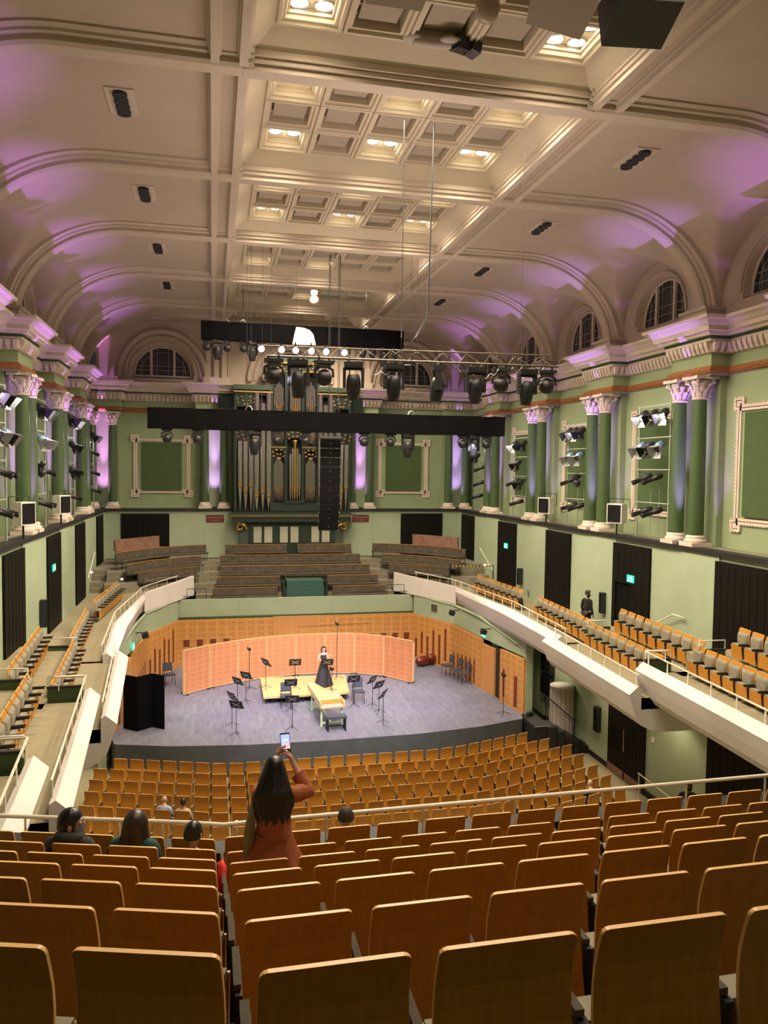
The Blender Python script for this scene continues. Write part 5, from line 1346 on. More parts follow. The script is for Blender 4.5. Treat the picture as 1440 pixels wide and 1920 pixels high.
# objects hung under the nearest ceiling bay
def hung(name, label, cat, c, d, rot, mt, mt2=None):
    r = thing(name, label, cat, c)
    m = MB().use(mt).cbox((0, 0, 0), d, rot=rot)
    m.obj('cabinet', r)
    MB().tube([(-d[0]*.3, 0, d[2]*.4), (-d[0]*.3, 0, 18.3-c[2])], .01, 5).tube([(d[0]*.3, 0, d[2]*.4), (d[0]*.3, 0, 18.3-c[2])], .01, 5).obj('line', r, 'black')
    return r
hung('hanging_speaker', 'large black loudspeaker cabinet hanging at the top right of the picture', 'speaker', (1.93, 10.62, 17.42), (.92, .8, .85), (rad(-18), 0, rad(-8)), 'blackpl')
hung('reflector_panel', 'grey-sided panel box hanging at the top right beside the black cabinet', 'acoustic panel', (.82, 10.72, 17.5), (.85, .7, .85), (rad(-15), rad(12), rad(-6)), 'refl')
hung('reflector_panel', 'flat grey panel hanging at the very top centre of the picture', 'acoustic panel', (-1.6, 11.15, 17.55), (.85, .5, .5), (rad(-20), 0, 0), 'refl')
for c, nm, cat in (((.16, 12.2, 17.95), 'opal glass globe lamp hanging at the top centre', 0), ((.22, 34.3, 17.95), 'small opal globe lamp far away by the last ceiling beam', 0)):
    r = thing('globe_lamp', nm, 'ceiling lamp', c)
    MB().ball((0, 0, 0), .21, 24, 16).obj('globe', r, 'globe'); MB().lathe([(.10, .18), (.16, .22), (.16, .42), (.02, .42)], n=18).obj('gallery', r, 'refl')
r = thing('ceiling_camera', 'black camera unit with a curved duct inside the centre coffer near the top', 'camera', (.45, 14.35, 18.55))
MB().cbox((0, 0, 0), (.42, .3, .24), rot=(.2, 0, .3)).cbox((-.2, -.08, -.02), (.2, .12, .12), rot=(0, 0, -.4)).cbox((.2, 0, -.05), (.2, .28, .22), rot=(0, .2, .3)).obj('housing', r, 'blackpl')
MB().ball((-.95, .05, .02), (.2, .16, .06), 14, 8).tube([(-.95, .05, 0), (-.6, .02, -.02), (-.25, -.05, -.03)], .10, 10).ball((-.28, -.1, -.02), (.22, .16, .06), 14, 8).obj('duct', r, 'refl')
MB().cbox((0, 0, .15), (.1, .1, .2)).obj('bracket', r, 'steel')
# ---- scaffold ladders along the ledges, with their lanterns
from mathutils import Quaternion
def aim(loc, to, key_fn, key, label, group, spin=0):
    d = (Vector(to)-Vector(loc)).normalized(); q = d.to_track_quat('-Z', 'Y'); e = q.to_euler()
    place(key_fn, key, loc, (e.x, e.y, e.z), label, group)
LAD = [((21.78, 23.6), 12.72), ((27.15, 28.9), 12.42), ((32.75, 34.7), 12.1), ((38.35, 40.1), 12.0)]
LN = ['nearest', 'second nearest', 'third nearest', 'furthest']
for s in (1, -1):
    side = 'right' if s > 0 else 'left'
    for k, ((ya, yb), zt) in enumerate(LAD):
        if s < 0: zt = 12.75; 
        X = s*9.86; z0 = LZ+.05
        r = thing('lighting_ladder', 'pale scaffold lighting ladder on the %s ledge, %s of the four' % (side, LN[k]), 'lighting ladder', (X, (ya+yb)/2, z0), 0, 'scaffold lighting ladders')
        w = (yb-ya)/2; h = zt-z0
        for q in (-w, w): MB().tube([(0, q, 0), (0, q, h+(.05 if q > 0 else .0))], .030, 8).obj('upright', r, 'alu')
        for t in (1.0, .76, .52, .27): MB().tube([(0, -w-(.12 if t < 1 else .0), h*t), (0, w+.1, h*t)], .024, 8).obj('rung', r, 'alu')
        m = MB()
        for z in (.25, .6, .95): m.tube([(s*.35, w-.25, z), (s*.35, w-.75, z)], .012, 5)
        m.tube([(s*.35, w-.25, 0), (s*.35, w-.25, 1.6)], .014, 5).tube([(s*.35, w-.75, 0), (s*.35, w-.75, 1.6)], .014, 5).obj('rear_frame', r, 'alu')
        MB().tube([(0, -w, h*.98), (s*.6, -w, h*.98)], .02, 6).tube([(0, w, h*.5), (s*.6, w, h*.5)], .02, 6).obj('wall_tie', r, 'alu')
        for q in range(4): MB().tube([(s*.06, -w+.06*q, h*(1-.1*q)), (s*(.10+.05*q), -w-.05+.07*q, h*.5), (s*.12, -w+.05+.06*q, .1)], .008, 4).obj('cable', r, 'black')
        # lanterns: (y fraction, rung height fraction, kind)
        rungs = {0: [(-.75, 1., 'fl'), (-.1, 1., 'fk'), (.55, 1., 'fl'), (-.5, .76, 'fg'), (.15, .76, 'fk'), (.7, .76, 'fg'), (-.15, .52, 'p'), (.5, .52, 'p'), (-.2, .27, 'p'), (.45, .27, 'p')],
                 1: [(-.5, 1., 'fk'), (.1, 1., 'fl'), (.7, 1., 'fk'), (-.3, .76, 'fg'), (.6, .76, 'fg'), (-.2, .52, 'w'), (.6, .52, 'p'), (-.2, .27, 'p'), (.5, .27, 'p')],
                 2: [(-.5, 1., 'fk'), (.6, 1., 'fl'), (.2, .76, 'fk'), (-.2, .52, 'fk'), (.7, .52, 'p'), (.2, .27, 'p')],
                 3: [(.5, .9, 'fk'), (-.2, .72, 'p'), (-.1, .5, 'p'), (.3, .30, 'p')]}[k]
        cnt = {}
        for fy, ft, kd in rungs:
            y = (ya+yb)/2+fy*w; z = z0+h*ft-.30
            loc = (X-s*.10, y, z)
            tgt = {'f': (-s*1.0, y-4.5+1.5*fy, 2.5), 'p': (-s*3.5, y+3, 4.5), 'w': (s*3, y+5, 3)}[kd[0]]
            nmk = {'fl': 'lit', 'fk': 'black', 'fg': 'silver'}.get(kd)
            hz = {1.: 'top', .9: 'top', .76: 'second', .72: 'second', .52: 'third', .5: 'third', .27: 'lowest', .30: 'lowest'}[ft]
            pos = 'near end' if fy < -.15 else ('middle' if fy < .4 else 'far end')
            base = '%s rung %s, %s ladder, %s ledge' % (hz, pos, LN[k], side)
            if kd[0] == 'f': aim(loc, tgt, fres[(kd == 'fl', kd == 'fg')], 'fres'+kd, '%s barn-door lantern, %s' % (nmk, base), 'ladder lanterns')
            elif kd == 'p': aim(loc, tgt, profile_proto, 'prof', 'long black profile spot, %s' % base, 'ladder lanterns')
            else: place(wash_proto, 'wash', (loc[0], loc[1], z+.25), s*rad(90), 'round moving light, %s' % base, 'ladder lanterns')
    for i, (y, fl) in enumerate(((24.4, 1), (30.25, 0))):
        r = thing('ledge_speaker', 'white-framed black loudspeaker on a bracket, %s ledge, %s one' % (side, 'nearer' if i == 0 else 'further'), 'speaker', (s*9.52, y, 9.12), s*rad(-60) if s > 0 else rad(60), 'ledge loudspeakers')
        MB().use('white').box(-.29, -.10, -.34, .29, .24, .34).obj('cabinet', r); MB().box(-.25, -.115, -.30, .25, -.10, .30).obj('grille', r, 'speakgr')
        MB().tube([(0, .1, -.76), (0, .1, -.3)], .03, 6).tube([(-.4, .25, .0), (-.4, .25, .5), (.4, .25, .5), (.4, .25, 0)], .015, 5).obj('bracket', r, 'blackmt')
# uplighters between the columns
def upl_proto():
    r = thing('column_uplighter', '', 'uplighter')
    MB().lathe([(.09, 0), (.10, .03), (.08, .10), (.07, .10)], n=14).obj('body', r, 'blackpl'); MB().disc((0, 0, .095), .065, 'z', 14).obj('lamp', r, 'lampp'); return r
for k, y in enumerate(YS):
    if k < 2: continue
    for s in (1, -1):
        if seen((s*9.9, y, LZ), 20): place(upl_proto, 'upl', (s*(CX-.16), y-.0, LZ+.03), 0, 'small violet uplighter between the %s column pair, %s ledge' % (['fifth furthest', 'fourth furthest', 'third furthest', 'second furthest', 'furthest'][k-2], 'right' if s > 0 else 'left'), 'column uplighters')
for x, nm in zip(EPX, ('far left', 'left of organ', 'right of organ', 'far right')): place(upl_proto, 'upl', (x, YU-.78, LZ+.03), 0, 'small violet uplighter at the end wall column pair, %s' % nm, 'column uplighters')
# ================================================================ people
def skin_mesh(name, J, E_, root, mt, parent=None, sub=2, mats=None):
    keys = list(J); me = D.meshes.new(name); me.from_pydata([J[k][0] for k in keys], [(keys.index(a), keys.index(b)) for a, b in E_], [])
    o = D.objects.new(name, me); COL.objects.link(o)
    md = o.modifiers.new('skin', 'SKIN'); md.branch_smoothing = .6; md.use_smooth_shade = True
    for i, k in enumerate(keys):
        r = J[k][1]; r = r if isinstance(r, tuple) else (r, r); sv = me.skin_vertices[0].data[i]; sv.radius = r; sv.use_root = (k == root)
    s2 = o.modifiers.new('sub', 'SUBSURF'); s2.levels = sub; s2.render_levels = sub
    bpy.context.view_layer.update(); dg = bpy.context.evaluated_depsgraph_get()
    m2 = D.meshes.new_from_object(o.evaluated_get(dg)); D.objects.remove(o)
    m2.materials.clear(); m2.materials.append(MT[mt]); m2.polygons.foreach_set('use_smooth', [True]*len(m2.polygons))
    o = D.objects.new(name, m2); COL.objects.link(o)
    if parent: o.parent = parent
    return o
def hand(J, E_, wrist, d, side, thumb, curl=.3, sc=1., base='h', grip=None):
    """palm and five fingers; d = direction of the hand, side = direction across the palm (towards little finger), thumb dir"""
    d, side = Vector(d).normalized(), Vector(side).normalized(); up = d.cross(side).normalized(); w = Vector(wrist)
    pal = w+d*.05*sc; J[base+'p'] = (tuple(pal), (.030*sc, .016*sc)); E_.append((wrist_key[0], base+'p'))
    kn = w+d*.085*sc
    for i, (off, L_) in enumerate([(-.028, .070), (-.009, .078), (.010, .072), (.028, .058)]):
        a = kn+side*off*sc; b = a+(d*math.cos(curl)-up*math.sin(curl)).normalized()*L_*.5*sc; c = b+(d*math.cos(curl*2.2)-up*math.sin(curl*2.2)).normalized()*L_*.5*sc
        J[base+'k%d' % i] = (tuple(a), .0095*sc); J[base+'m%d' % i] = (tuple(b), .0085*sc); J[base+'t%d' % i] = (tuple(c), .007*sc)
        E_ += [(base+'p', base+'k%d' % i), (base+'k%d' % i, base+'m%d' % i), (base+'m%d' % i, base+'t%d' % i)]
    a = w+d*.03*sc-side*.03*sc; b = a+Vector(thumb).normalized()*.035*sc; c = b+(Vector(thumb).normalized()+d).normalized()*.03*sc
    J[base+'ta'] = (tuple(a), .012*sc); J[base+'tb'] = (tuple(b), .010*sc); J[base+'tc'] = (tuple(c), .008*sc); E_ += [(base+'p', base+'ta'), (base+'ta', base+'tb'), (base+'tb', base+'tc')]
wrist_key = ['w']
def head_joints(J, E_, neck_key, hb, fwd, R=1., nose=True):
    """head from joint neck: hb = base of skull point, fwd = facing"""
    f = Vector(fwd).normalized(); b = Vector(hb)
    J['jaw'] = (tuple(b+f*.045*R+Vector((0, 0, .015*R))), (.052*R, .05*R)); J['sk'] = (tuple(b+f*.010*R+Vector((0, 0, .085*R))), (.082*R, .088*R)); J['cr'] = (tuple(b+Vector((0, 0, .150*R))), (.070*R, .078*R)); J['tp'] = (tuple(b+Vector((0, 0, .195*R))), (.035*R, .04*R))
    E_ += [(neck_key, 'jaw'), ('jaw', 'sk'), ('sk', 'cr'), ('cr', 'tp')]
def face_parts(r, b, fwd, R, mt_skin, hair_mt, style, maskm=None, eyes=True):
    """ears, nose, eyes, mouth, hair and mask as small meshes on the head; b base of skull"""
    f = Vector(fwd).normalized(); s_ = Vector((-f.y, f.x, 0)); b = Vector(b); up = Vector((0, 0, 1))
    M_ = Matrix(((s_.x, f.x, 0, b.x), (s_.y, f.y, 0, b.y), (0, 0, 1, b.z), (0, 0, 0, 1))) @ Matrix.Scale(R, 4)   # x side, y front, z up
    MB().ball((0, .098, .075), (.013, .022, .024), 10, 8, M_).obj('nose', r, mt_skin)
    for sx in (-1, 1): MB().ball((sx*.082, .0, .075), (.012, .024, .034), 10, 8, M_).obj('ear', r, mt_skin)
    if eyes:
        m = MB().use('white')
        for sx in (-1, 1): m.ball((sx*.032, .078, .10), (.014, .012, .009), 8, 6, M_)
        m.use('hair')
        for sx in (-1, 1): m.ball((sx*.032, .089, .10), (.006, .005, .006), 8, 6, M_); m.tube([M_ @ Vector((sx*.016, .092, .122)), M_ @ Vector((sx*.052, .078, .12))], .0035*R, 4)
        m.obj('eyes', r)
        if not maskm: MB().tube([M_ @ Vector((-.025, .088, .035)), M_ @ Vector((0, .095, .034)), M_ @ Vector((.025, .088, .035))], .006*R, 6).obj('mouth', r, 'redslot')
    if maskm:
        m = MB()
        m.grid(lambda u, v: M_ @ Vector((.088*math.sin((u-.5)*2.7), .018+.092*math.cos((u-.5)*2.7)*(1-.25*(v-.5)**2), .0+.088*v)), 16, 6)
        for sx in (-1, 1): m.tube([M_ @ Vector((sx*.084, .03, .08)), M_ @ Vector((sx*.092, 0, .10))], .002*R, 4).tube([M_ @ Vector((sx*.084, .03, .01)), M_ @ Vector((sx*.09, 0, .05))], .002*R, 4)
        m.obj('face_mask', r, maskm)
    if style == 'bald':
        return M_
    m = MB().use(hair_mt)
    lo = {'short': .045, 'crop': .07}.get(style, .0)
    def cap(u, v):      # u around, v from crown down; open over the face
        a = 2*PI*u; fr = math.cos(a)   # 1 = front
        low = .125+.02*math.cos(a*2) if fr > .35 else lo
        t = v; z0 = .095; z = low+(.212-low)*math.cos(t*PI/2) if t < 1 else low
        k = max(-1, min(1, (z-z0)/.1171)); rr = math.sqrt(max(.0, 1-k*k)) if z > z0 else 1
        th = .098+.007*math.sin(a*9+v*7)
        return M_ @ Vector((th*rr*math.sin(a)*.93, -.004+ (.108*rr)*fr, z+.012))
    m.grid(cap, 36, 12); m.obj('hair', r)
    return M_
def person(label, loc, rz, scale=1.):
    r = thing('person', label, 'person', loc, rz); r.scale = (scale,)*3; return r
# ---- woman standing with a phone (back to us). local frame: +y towards the stage
r = person('woman in a rust coat with long black hair standing and filming the stage', (-3.66, 6.42, 7.483-.92), rad(-8))
HS = .90
J = {}; E_ = []
def jj(k, p, rad_): J[k] = ((p[0]*HS, p[1]*HS, p[2]*HS), rad_ if isinstance(rad_, tuple) else rad_)
jj('pel', (0, 0, .88), (.13, .10)); jj('wai', (0, .0, 1.05), (.115, .09)); jj('che', (0, .01, 1.25), (.14, .10)); jj('nk0', (0, .02, 1.38), (.06, .055)); jj('nk', (0, .03, 1.44), .045)
E_ += [('pel', 'wai'), ('wai', 'che'), ('che', 'nk0'), ('nk0', 'nk')]
for s, n in ((1, 'R'), (-1, 'L')):
    jj('hip'+n, (s*.09, 0, .82), .085); jj('kn'+n, (s*.10, .02, .46), .055); jj('an'+n, (s*.10, 0, .09), .036); jj('to'+n, (s*.11, .13, .035), (.035, .025)); E_ += [('pel', 'hip'+n), ('hip'+n, 'kn'+n), ('kn'+n, 'an'+n), ('an'+n, 'to'+n)]
jj('shR', (.155, .02, 1.33), .052); jj('elR', (.30, .16, 1.30), .040); jj('wrR', (.17, .30, 1.52), .026)
jj('shL', (-.155, .02, 1.33), .052); jj('elL', (-.13, .27, 1.30), .040); jj('wrL', (.00, .33, 1.55), .026)
E_ += [('nk0', 'shR'), ('shR', 'elR'), ('elR', 'wrR'), ('nk0', 'shL'), ('shL', 'elL'), ('elL', 'wrL')]
head_joints(J, E_, 'nk', (0, .03*HS, 1.475*HS), (0, 1, 0), .92)
wrist_key[0] = 'wrR'; hand(J, E_, J['wrR'][0], (-.35, .15, .75), (.1, -.5, -.2), (-.8, 0, .3), .5, 1.0, 'hr')
wrist_key[0] = 'wrL'; hand(J, E_, J['wrL'][0], (.2, .1, .8), (-.2, .6, 0), (.6, 0, .4), .5, 1.0, 'hl')
skin_mesh('body', J, E_, 'pel', 'skin', r)
# coat: one shell with sleeves
m = MB().use('coat')
def coatf(u, v):
    a = 2*PI*u; z = .50+.86*(1-v)
    t = v; w = .165+.02*math.sin(PI*(1-t))*0; prof_ = [(0, .06, .055), (.06, .15, .085), (.16, .175, .115), (.42, .155, .11), (.62, .215, .15), (.82, .30, .20), (1, .39, .25)]
    for (ta, wa, da), (tb, wb, db) in zip(prof_[:-1], prof_[1:]):
        if ta <= t <= tb: q = (t-ta)/(tb-ta); w, dd = wa+(wb-wa)*q, da+(db-da)*q; break
    fo = 1+.05*t*math.sin(a*7+1)+.03*t*math.sin(a*13)
    return (w*fo*math.cos(a)*HS-.02*t, (dd*fo*math.sin(a)+.015)*HS-.03*t, z*HS+.03)
m.grid(coatf, 56, 26)
m.tube([(-.16*HS, -.10*HS, 1.0*HS), (0, -.135*HS, .93*HS), (.16*HS, -.10*HS, 1.0*HS)], .010, 6)
m.obj('coat', r)
for n, q in (('R', 1), ('L', -1)):
    sh, el, wr = Vector(J['sh'+n][0]), Vector(J['el'+n][0]), Vector(J['wr'+n][0]); cuff = el.lerp(wr, .62 if n == 'R' else .8)
    st = sh.lerp(Vector((0, .02, 1.33*HS)), .5)
    pts = [st, sh]+[sh.lerp(el, t) for t in (.25, .5, .75)]+[el]+[el.lerp(cuff, t) for t in (.3, .6, 1)]
    rr = [.060, .070, .070, .070, .070, .072, .066, .062, .064]
    pts = [p+Vector((0, 0, .006*math.sin(i*2.2))) for i, p in enumerate(pts)]
    MB().tube(pts, [x*(1+.07*math.sin(i*2.5)) for i, x in enumerate(rr)], 14).obj('sleeve', r, 'coat')
m = MB()
def hairf(u, v):
    a = 2*PI*u; z = 1.70-(.66)*v*1.0; back = math.cos(a)      # 1 = back of the head (-y)
    if v < .25: q = v/.25; k = math.sin(q*PI/2); w, d = .094*k+.002, .105*k+.002; z = 1.700-.105*(1-math.cos(q*PI/2))*1.0
    else:
        q = (v-.25)/.75; z = 1.595-.43*q; w = .100+.085*min(1, q*1.9)-.05*max(0, q-.72)/.28; d = .108-.045*min(1, q*3)+.0*q
    st = 1+.013*math.sin(a*17+3*v)+.008*math.sin(a*31)
    lim = -.02 if v > .12 else -1
    y = -back*d; 
    y = min(y, .045 if v < .5 else .02)-.14*max(0, min(1, (v-.25)/.3))
    tip = -.03*(abs(math.sin(a*5+1))+.6*math.sin(a*11)+.4*math.sin(a*23))*max(0, (v-.85)/.15)
    return (w*st*math.sin(a)*HS*1.02, (y*st+.035)*HS, (z+tip+.0)*HS)
m.grid(hairf, 60, 30); m.obj('hair', r, 'hair')
MB().tube([(-.17*HS, -.03, 1.30*HS), (-.21*HS, -.05, 1.12*HS), (-.225*HS, -.06, .95*HS), (-.25*HS, -.05, .78*HS)], [.03, .04, .05, .03], 10).obj('scarf', r, 'scarf')
MB().use('black').box(-.12, .02, .02, -.04, .2, .08).box(.04, .02, .02, .12, .2, .08).obj('shoe', r)
PH = Vector((.085, .375, 1.655))*HS
ph = thing('smartphone', 'smartphone with lit screen held up by the woman in the rust coat', 'phone', (0, 0, 0))
PM = Matrix.Translation(Vector((-3.66, 6.42, 7.483-.88))) @ Matrix.Rotation(rad(-8), 4, 'Z')
ph.location = PM @ PH; ph.rotation_euler = (rad(-26), 0, rad(6)); ph.scale = (1.12,)*3
MB().box(-.038, -.004, -.078, .038, .004, .078).obj('case', ph, 'black'); MB().box(-.034, -.0055, -.045, .034, -.004, .066).obj('screen', ph, 'phone')
m = MB().use('phonel').box(-.034, -.0062, -.045, .034, -.0055, -.018).box(-.03, -.0062, -.01, .03, -.0055, .0); m.use('phonew').box(-.02, -.0062, .018, .02, -.0055, .026).disc((0, -.0062, -.062), .008, 'y', 14).disc((-.02, -.0062, -.06), .004, 'y', 10); m.obj('screen_picture', ph)
# ---- seated people
def seated(label, loc, rz, look, hair_mt, style, top, skin='skin', maskm=None, sc_=.94, long_hair=False, HR=1., SH=0., hood=False):
    """loc: on the floor under the seat's back edge; faces local +y"""
    r = person(label, loc, rz, sc_); J = {}; E_ = []
    def j(k, p, q): J[k] = (p, q)
    y0 = .17
    j('pel', (0, y0, .50), (.16, .12)); j('wai', (0, y0-.03, .68), (.14, .11)); j('che', (0, y0-.04, .88+SH*.5), (.165, .115)); j('n0', (0, y0-.02, 1.02+SH*.5), (.07, .06)); j('nk', (0, y0-.005, 1.08), .052)
    E_ += [('pel', 'wai'), ('wai', 'che'), ('che', 'n0'), ('n0', 'nk')]
    for s, n in ((1, 'R'), (-1, 'L')):
        j('hip'+n, (s*.09, y0+.08, .49), .085); j('kn'+n, (s*.10, y0+.46, .50), .060); j('an'+n, (s*.10, y0+.44, .09), .038); j('to'+n, (s*.10, y0+.56, .035), (.036, .026)); E_ += [('pel', 'hip'+n), ('hip'+n, 'kn'+n), ('kn'+n, 'an'+n), ('an'+n, 'to'+n)]
        j('sh'+n, (s*.18, y0-.03, .97+SH), .060); j('el'+n, (s*.235, y0+.03, .74+SH*.5), .044); j('wr'+n, (s*.12, y0+.25, .62), .028); E_ += [('n0', 'sh'+n), ('sh'+n, 'el'+n), ('el'+n, 'wr'+n)]
        wrist_key[0] = 'wr'+n; hand(J, E_, J['wr'+n][0], (-s*.3, 1, -.3), (s*1, .3, 0), (-s*.6, .6, .3), .4, 1, 'h'+n)
    hb = (0, y0+.01, 1.115); head_joints(J, E_, 'nk', hb, look, HR)
    skin_mesh('body', J, E_, 'pel', skin, r, 1)
    face_parts(r, hb, look, HR, skin, hair_mt, style, maskm)
    K = {k: (v[0], tuple(q*1.12+.008 for q in (v[1] if isinstance(v[1], tuple) else (v[1], v[1])))) for k, v in J.items() if k in ('pel', 'wai', 'che', 'n0', 'shR', 'elR', 'wrR', 'shL', 'elL', 'wrL')}
    K['n0'] = (J['n0'][0], (.085, .075)); K['nk'] = ((J['nk'][0][0], J['nk'][0][1]-.01, J['nk'][0][2]-.02), (.066, .066))
    for n in 'RL': a, b = Vector(K['el'+n][0]), Vector(K['wr'+n][0]); K['wr'+n] = (tuple(a.lerp(b, .92)), (.040, .040))
    skin_mesh('jacket', K, [('pel', 'wai'), ('wai', 'che'), ('che', 'n0'), ('n0', 'nk'), ('n0', 'shR'), ('shR', 'elR'), ('elR', 'wrR'), ('n0', 'shL'), ('shL', 'elL'), ('elL', 'wrL')], 'pel', top, r, 1)
    K = {k: (v[0], tuple(q*1.12+.006 for q in (v[1] if isinstance(v[1], tuple) else (v[1], v[1])))) for k, v in J.items() if k in ('pel', 'hipR', 'knR', 'anR', 'hipL', 'knL', 'anL')}
    skin_mesh('trousers', K, [('pel', 'hipR'), ('hipR', 'knR'), ('knR', 'anR'), ('pel', 'hipL'), ('hipL', 'knL'), ('knL', 'anL')], 'pel', 'suit', r, 1)
    for s in (1, -1): MB().ball((s*.10, y0+.50, .04), (.05, .12, .045), 10, 6).obj('shoe', r, 'black')
    if hood:
        m = MB(); m.tube([(.10*math.cos(t), y0-.02+.095*math.sin(t), 1.075+SH*.3-.035*math.sin(t)) for t in [k*PI/9 for k in range(18)]], .045, 10, closed=True); m.obj('hood', r, top)
    if long_hair:
        f = Vector(look).normalized()
        m = MB()
        def hf(u, v):
            a = PI*(u-.5)*1.5
            if v < .3: q = v/.3; z = 1.345-.13*(1-math.cos(q*PI/2)); k = math.sin(q*PI/2); w, d = .112*k, .122*k
            else: q = (v-.3)/.7; z = 1.215-.34*q; w = .112+.04*min(1, q*1.6); d = .122-.03*q
            st = 1+.035*math.sin(u*46+v*5)*min(1, v*3)
            return (w*math.sin(a)*st, y0+.02-d*math.cos(a)*st-.05*max(0, v-.3), z)
        m.grid(hf, 40, 18); m.obj('long_hair', r, hair_mt)
    return r
def row_floor(i): return RR[i][1]-.88
def left_seat(i, r_): q = .225+.53*i; return (-4.15-q*math.cos(A16), RR[r_][2]+q*math.sin(A16), row_floor(r_))
x, y, z = left_seat(2, 6); seated('dark-haired man in charcoal hoodie and patterned face mask, turned to the right', (x-.13, y+.10, z-.255), -A16, (.9, .3, 0), 'hair', 'short', 'hoodie', maskm='mask', HR=1.12, SH=.09, hood=True, sc_=1.0)
x, y, z = left_seat(1, 6); seated('person with long brown hair in a dark green coat, seen from behind', (x-.05, y+.10, z-.245), -A16, (0, 1, 0), 'hairb', 'short', 'green_c', long_hair=True, SH=.07, sc_=1.0)
x, y, z = left_seat(0, 6); seated('short dark-haired child seen from behind, beside a red jacket', (x-.02, y+.10, z-.18), -A16, (.15, 1, 0), 'hair', 'short', 'suit', sc_=.90)
r = thing('red_jacket', 'bright red jacket bundled over the armrest beside the seated child', 'jacket', (-4.085, 7.22, row_floor(6)))
m = MB().ball((0, 0, .42), (.075, .16, .20), 18, 12).ball((.0, .03, .24), (.05, .10, .16), 14, 10); m.v = [(x+.008*math.sin(z*60+y*30), y, z+.01*math.sin(x*90)) for x, y, z in m.v]; m.obj('cloth', r, 'red_c')
seated('nearly bald man in dark clothes seated in the front balcony row', (-3.815+.535*2, 7.88+.08, row_floor(7)-.27), 0, (0, 1, 0), 'hairg', 'crop', 'suit', skin='skin')
def st_seat(x, r_):
    k = min((k for k in STALL if k[0] == r_), key=lambda k: abs(k[1]-x)); return STALL[k]
x, y, a = st_seat(-5.45, 4); seated('bald man in a pale blue shirt sitting in the stalls on the left', (x, y+.05, -.05), a, (0, 1, 0), 'hairg', 'bald', 'blue_c', skin='skinp')
x, y, a = st_seat(-4.9, 4); seated('brown-haired person in cream beside the man in pale blue in the stalls', (x, y+.05, -.10), a, (0, 1, 0), 'hairb', 'short', 'cream_c')
x, y, a = st_seat(6.9, 6); seated('bald head of a man sitting alone at the far right of the stalls', (x, y+.05, 0), a, (0, 1, 0), 'hairg', 'bald', 'suit', skin='skinp')
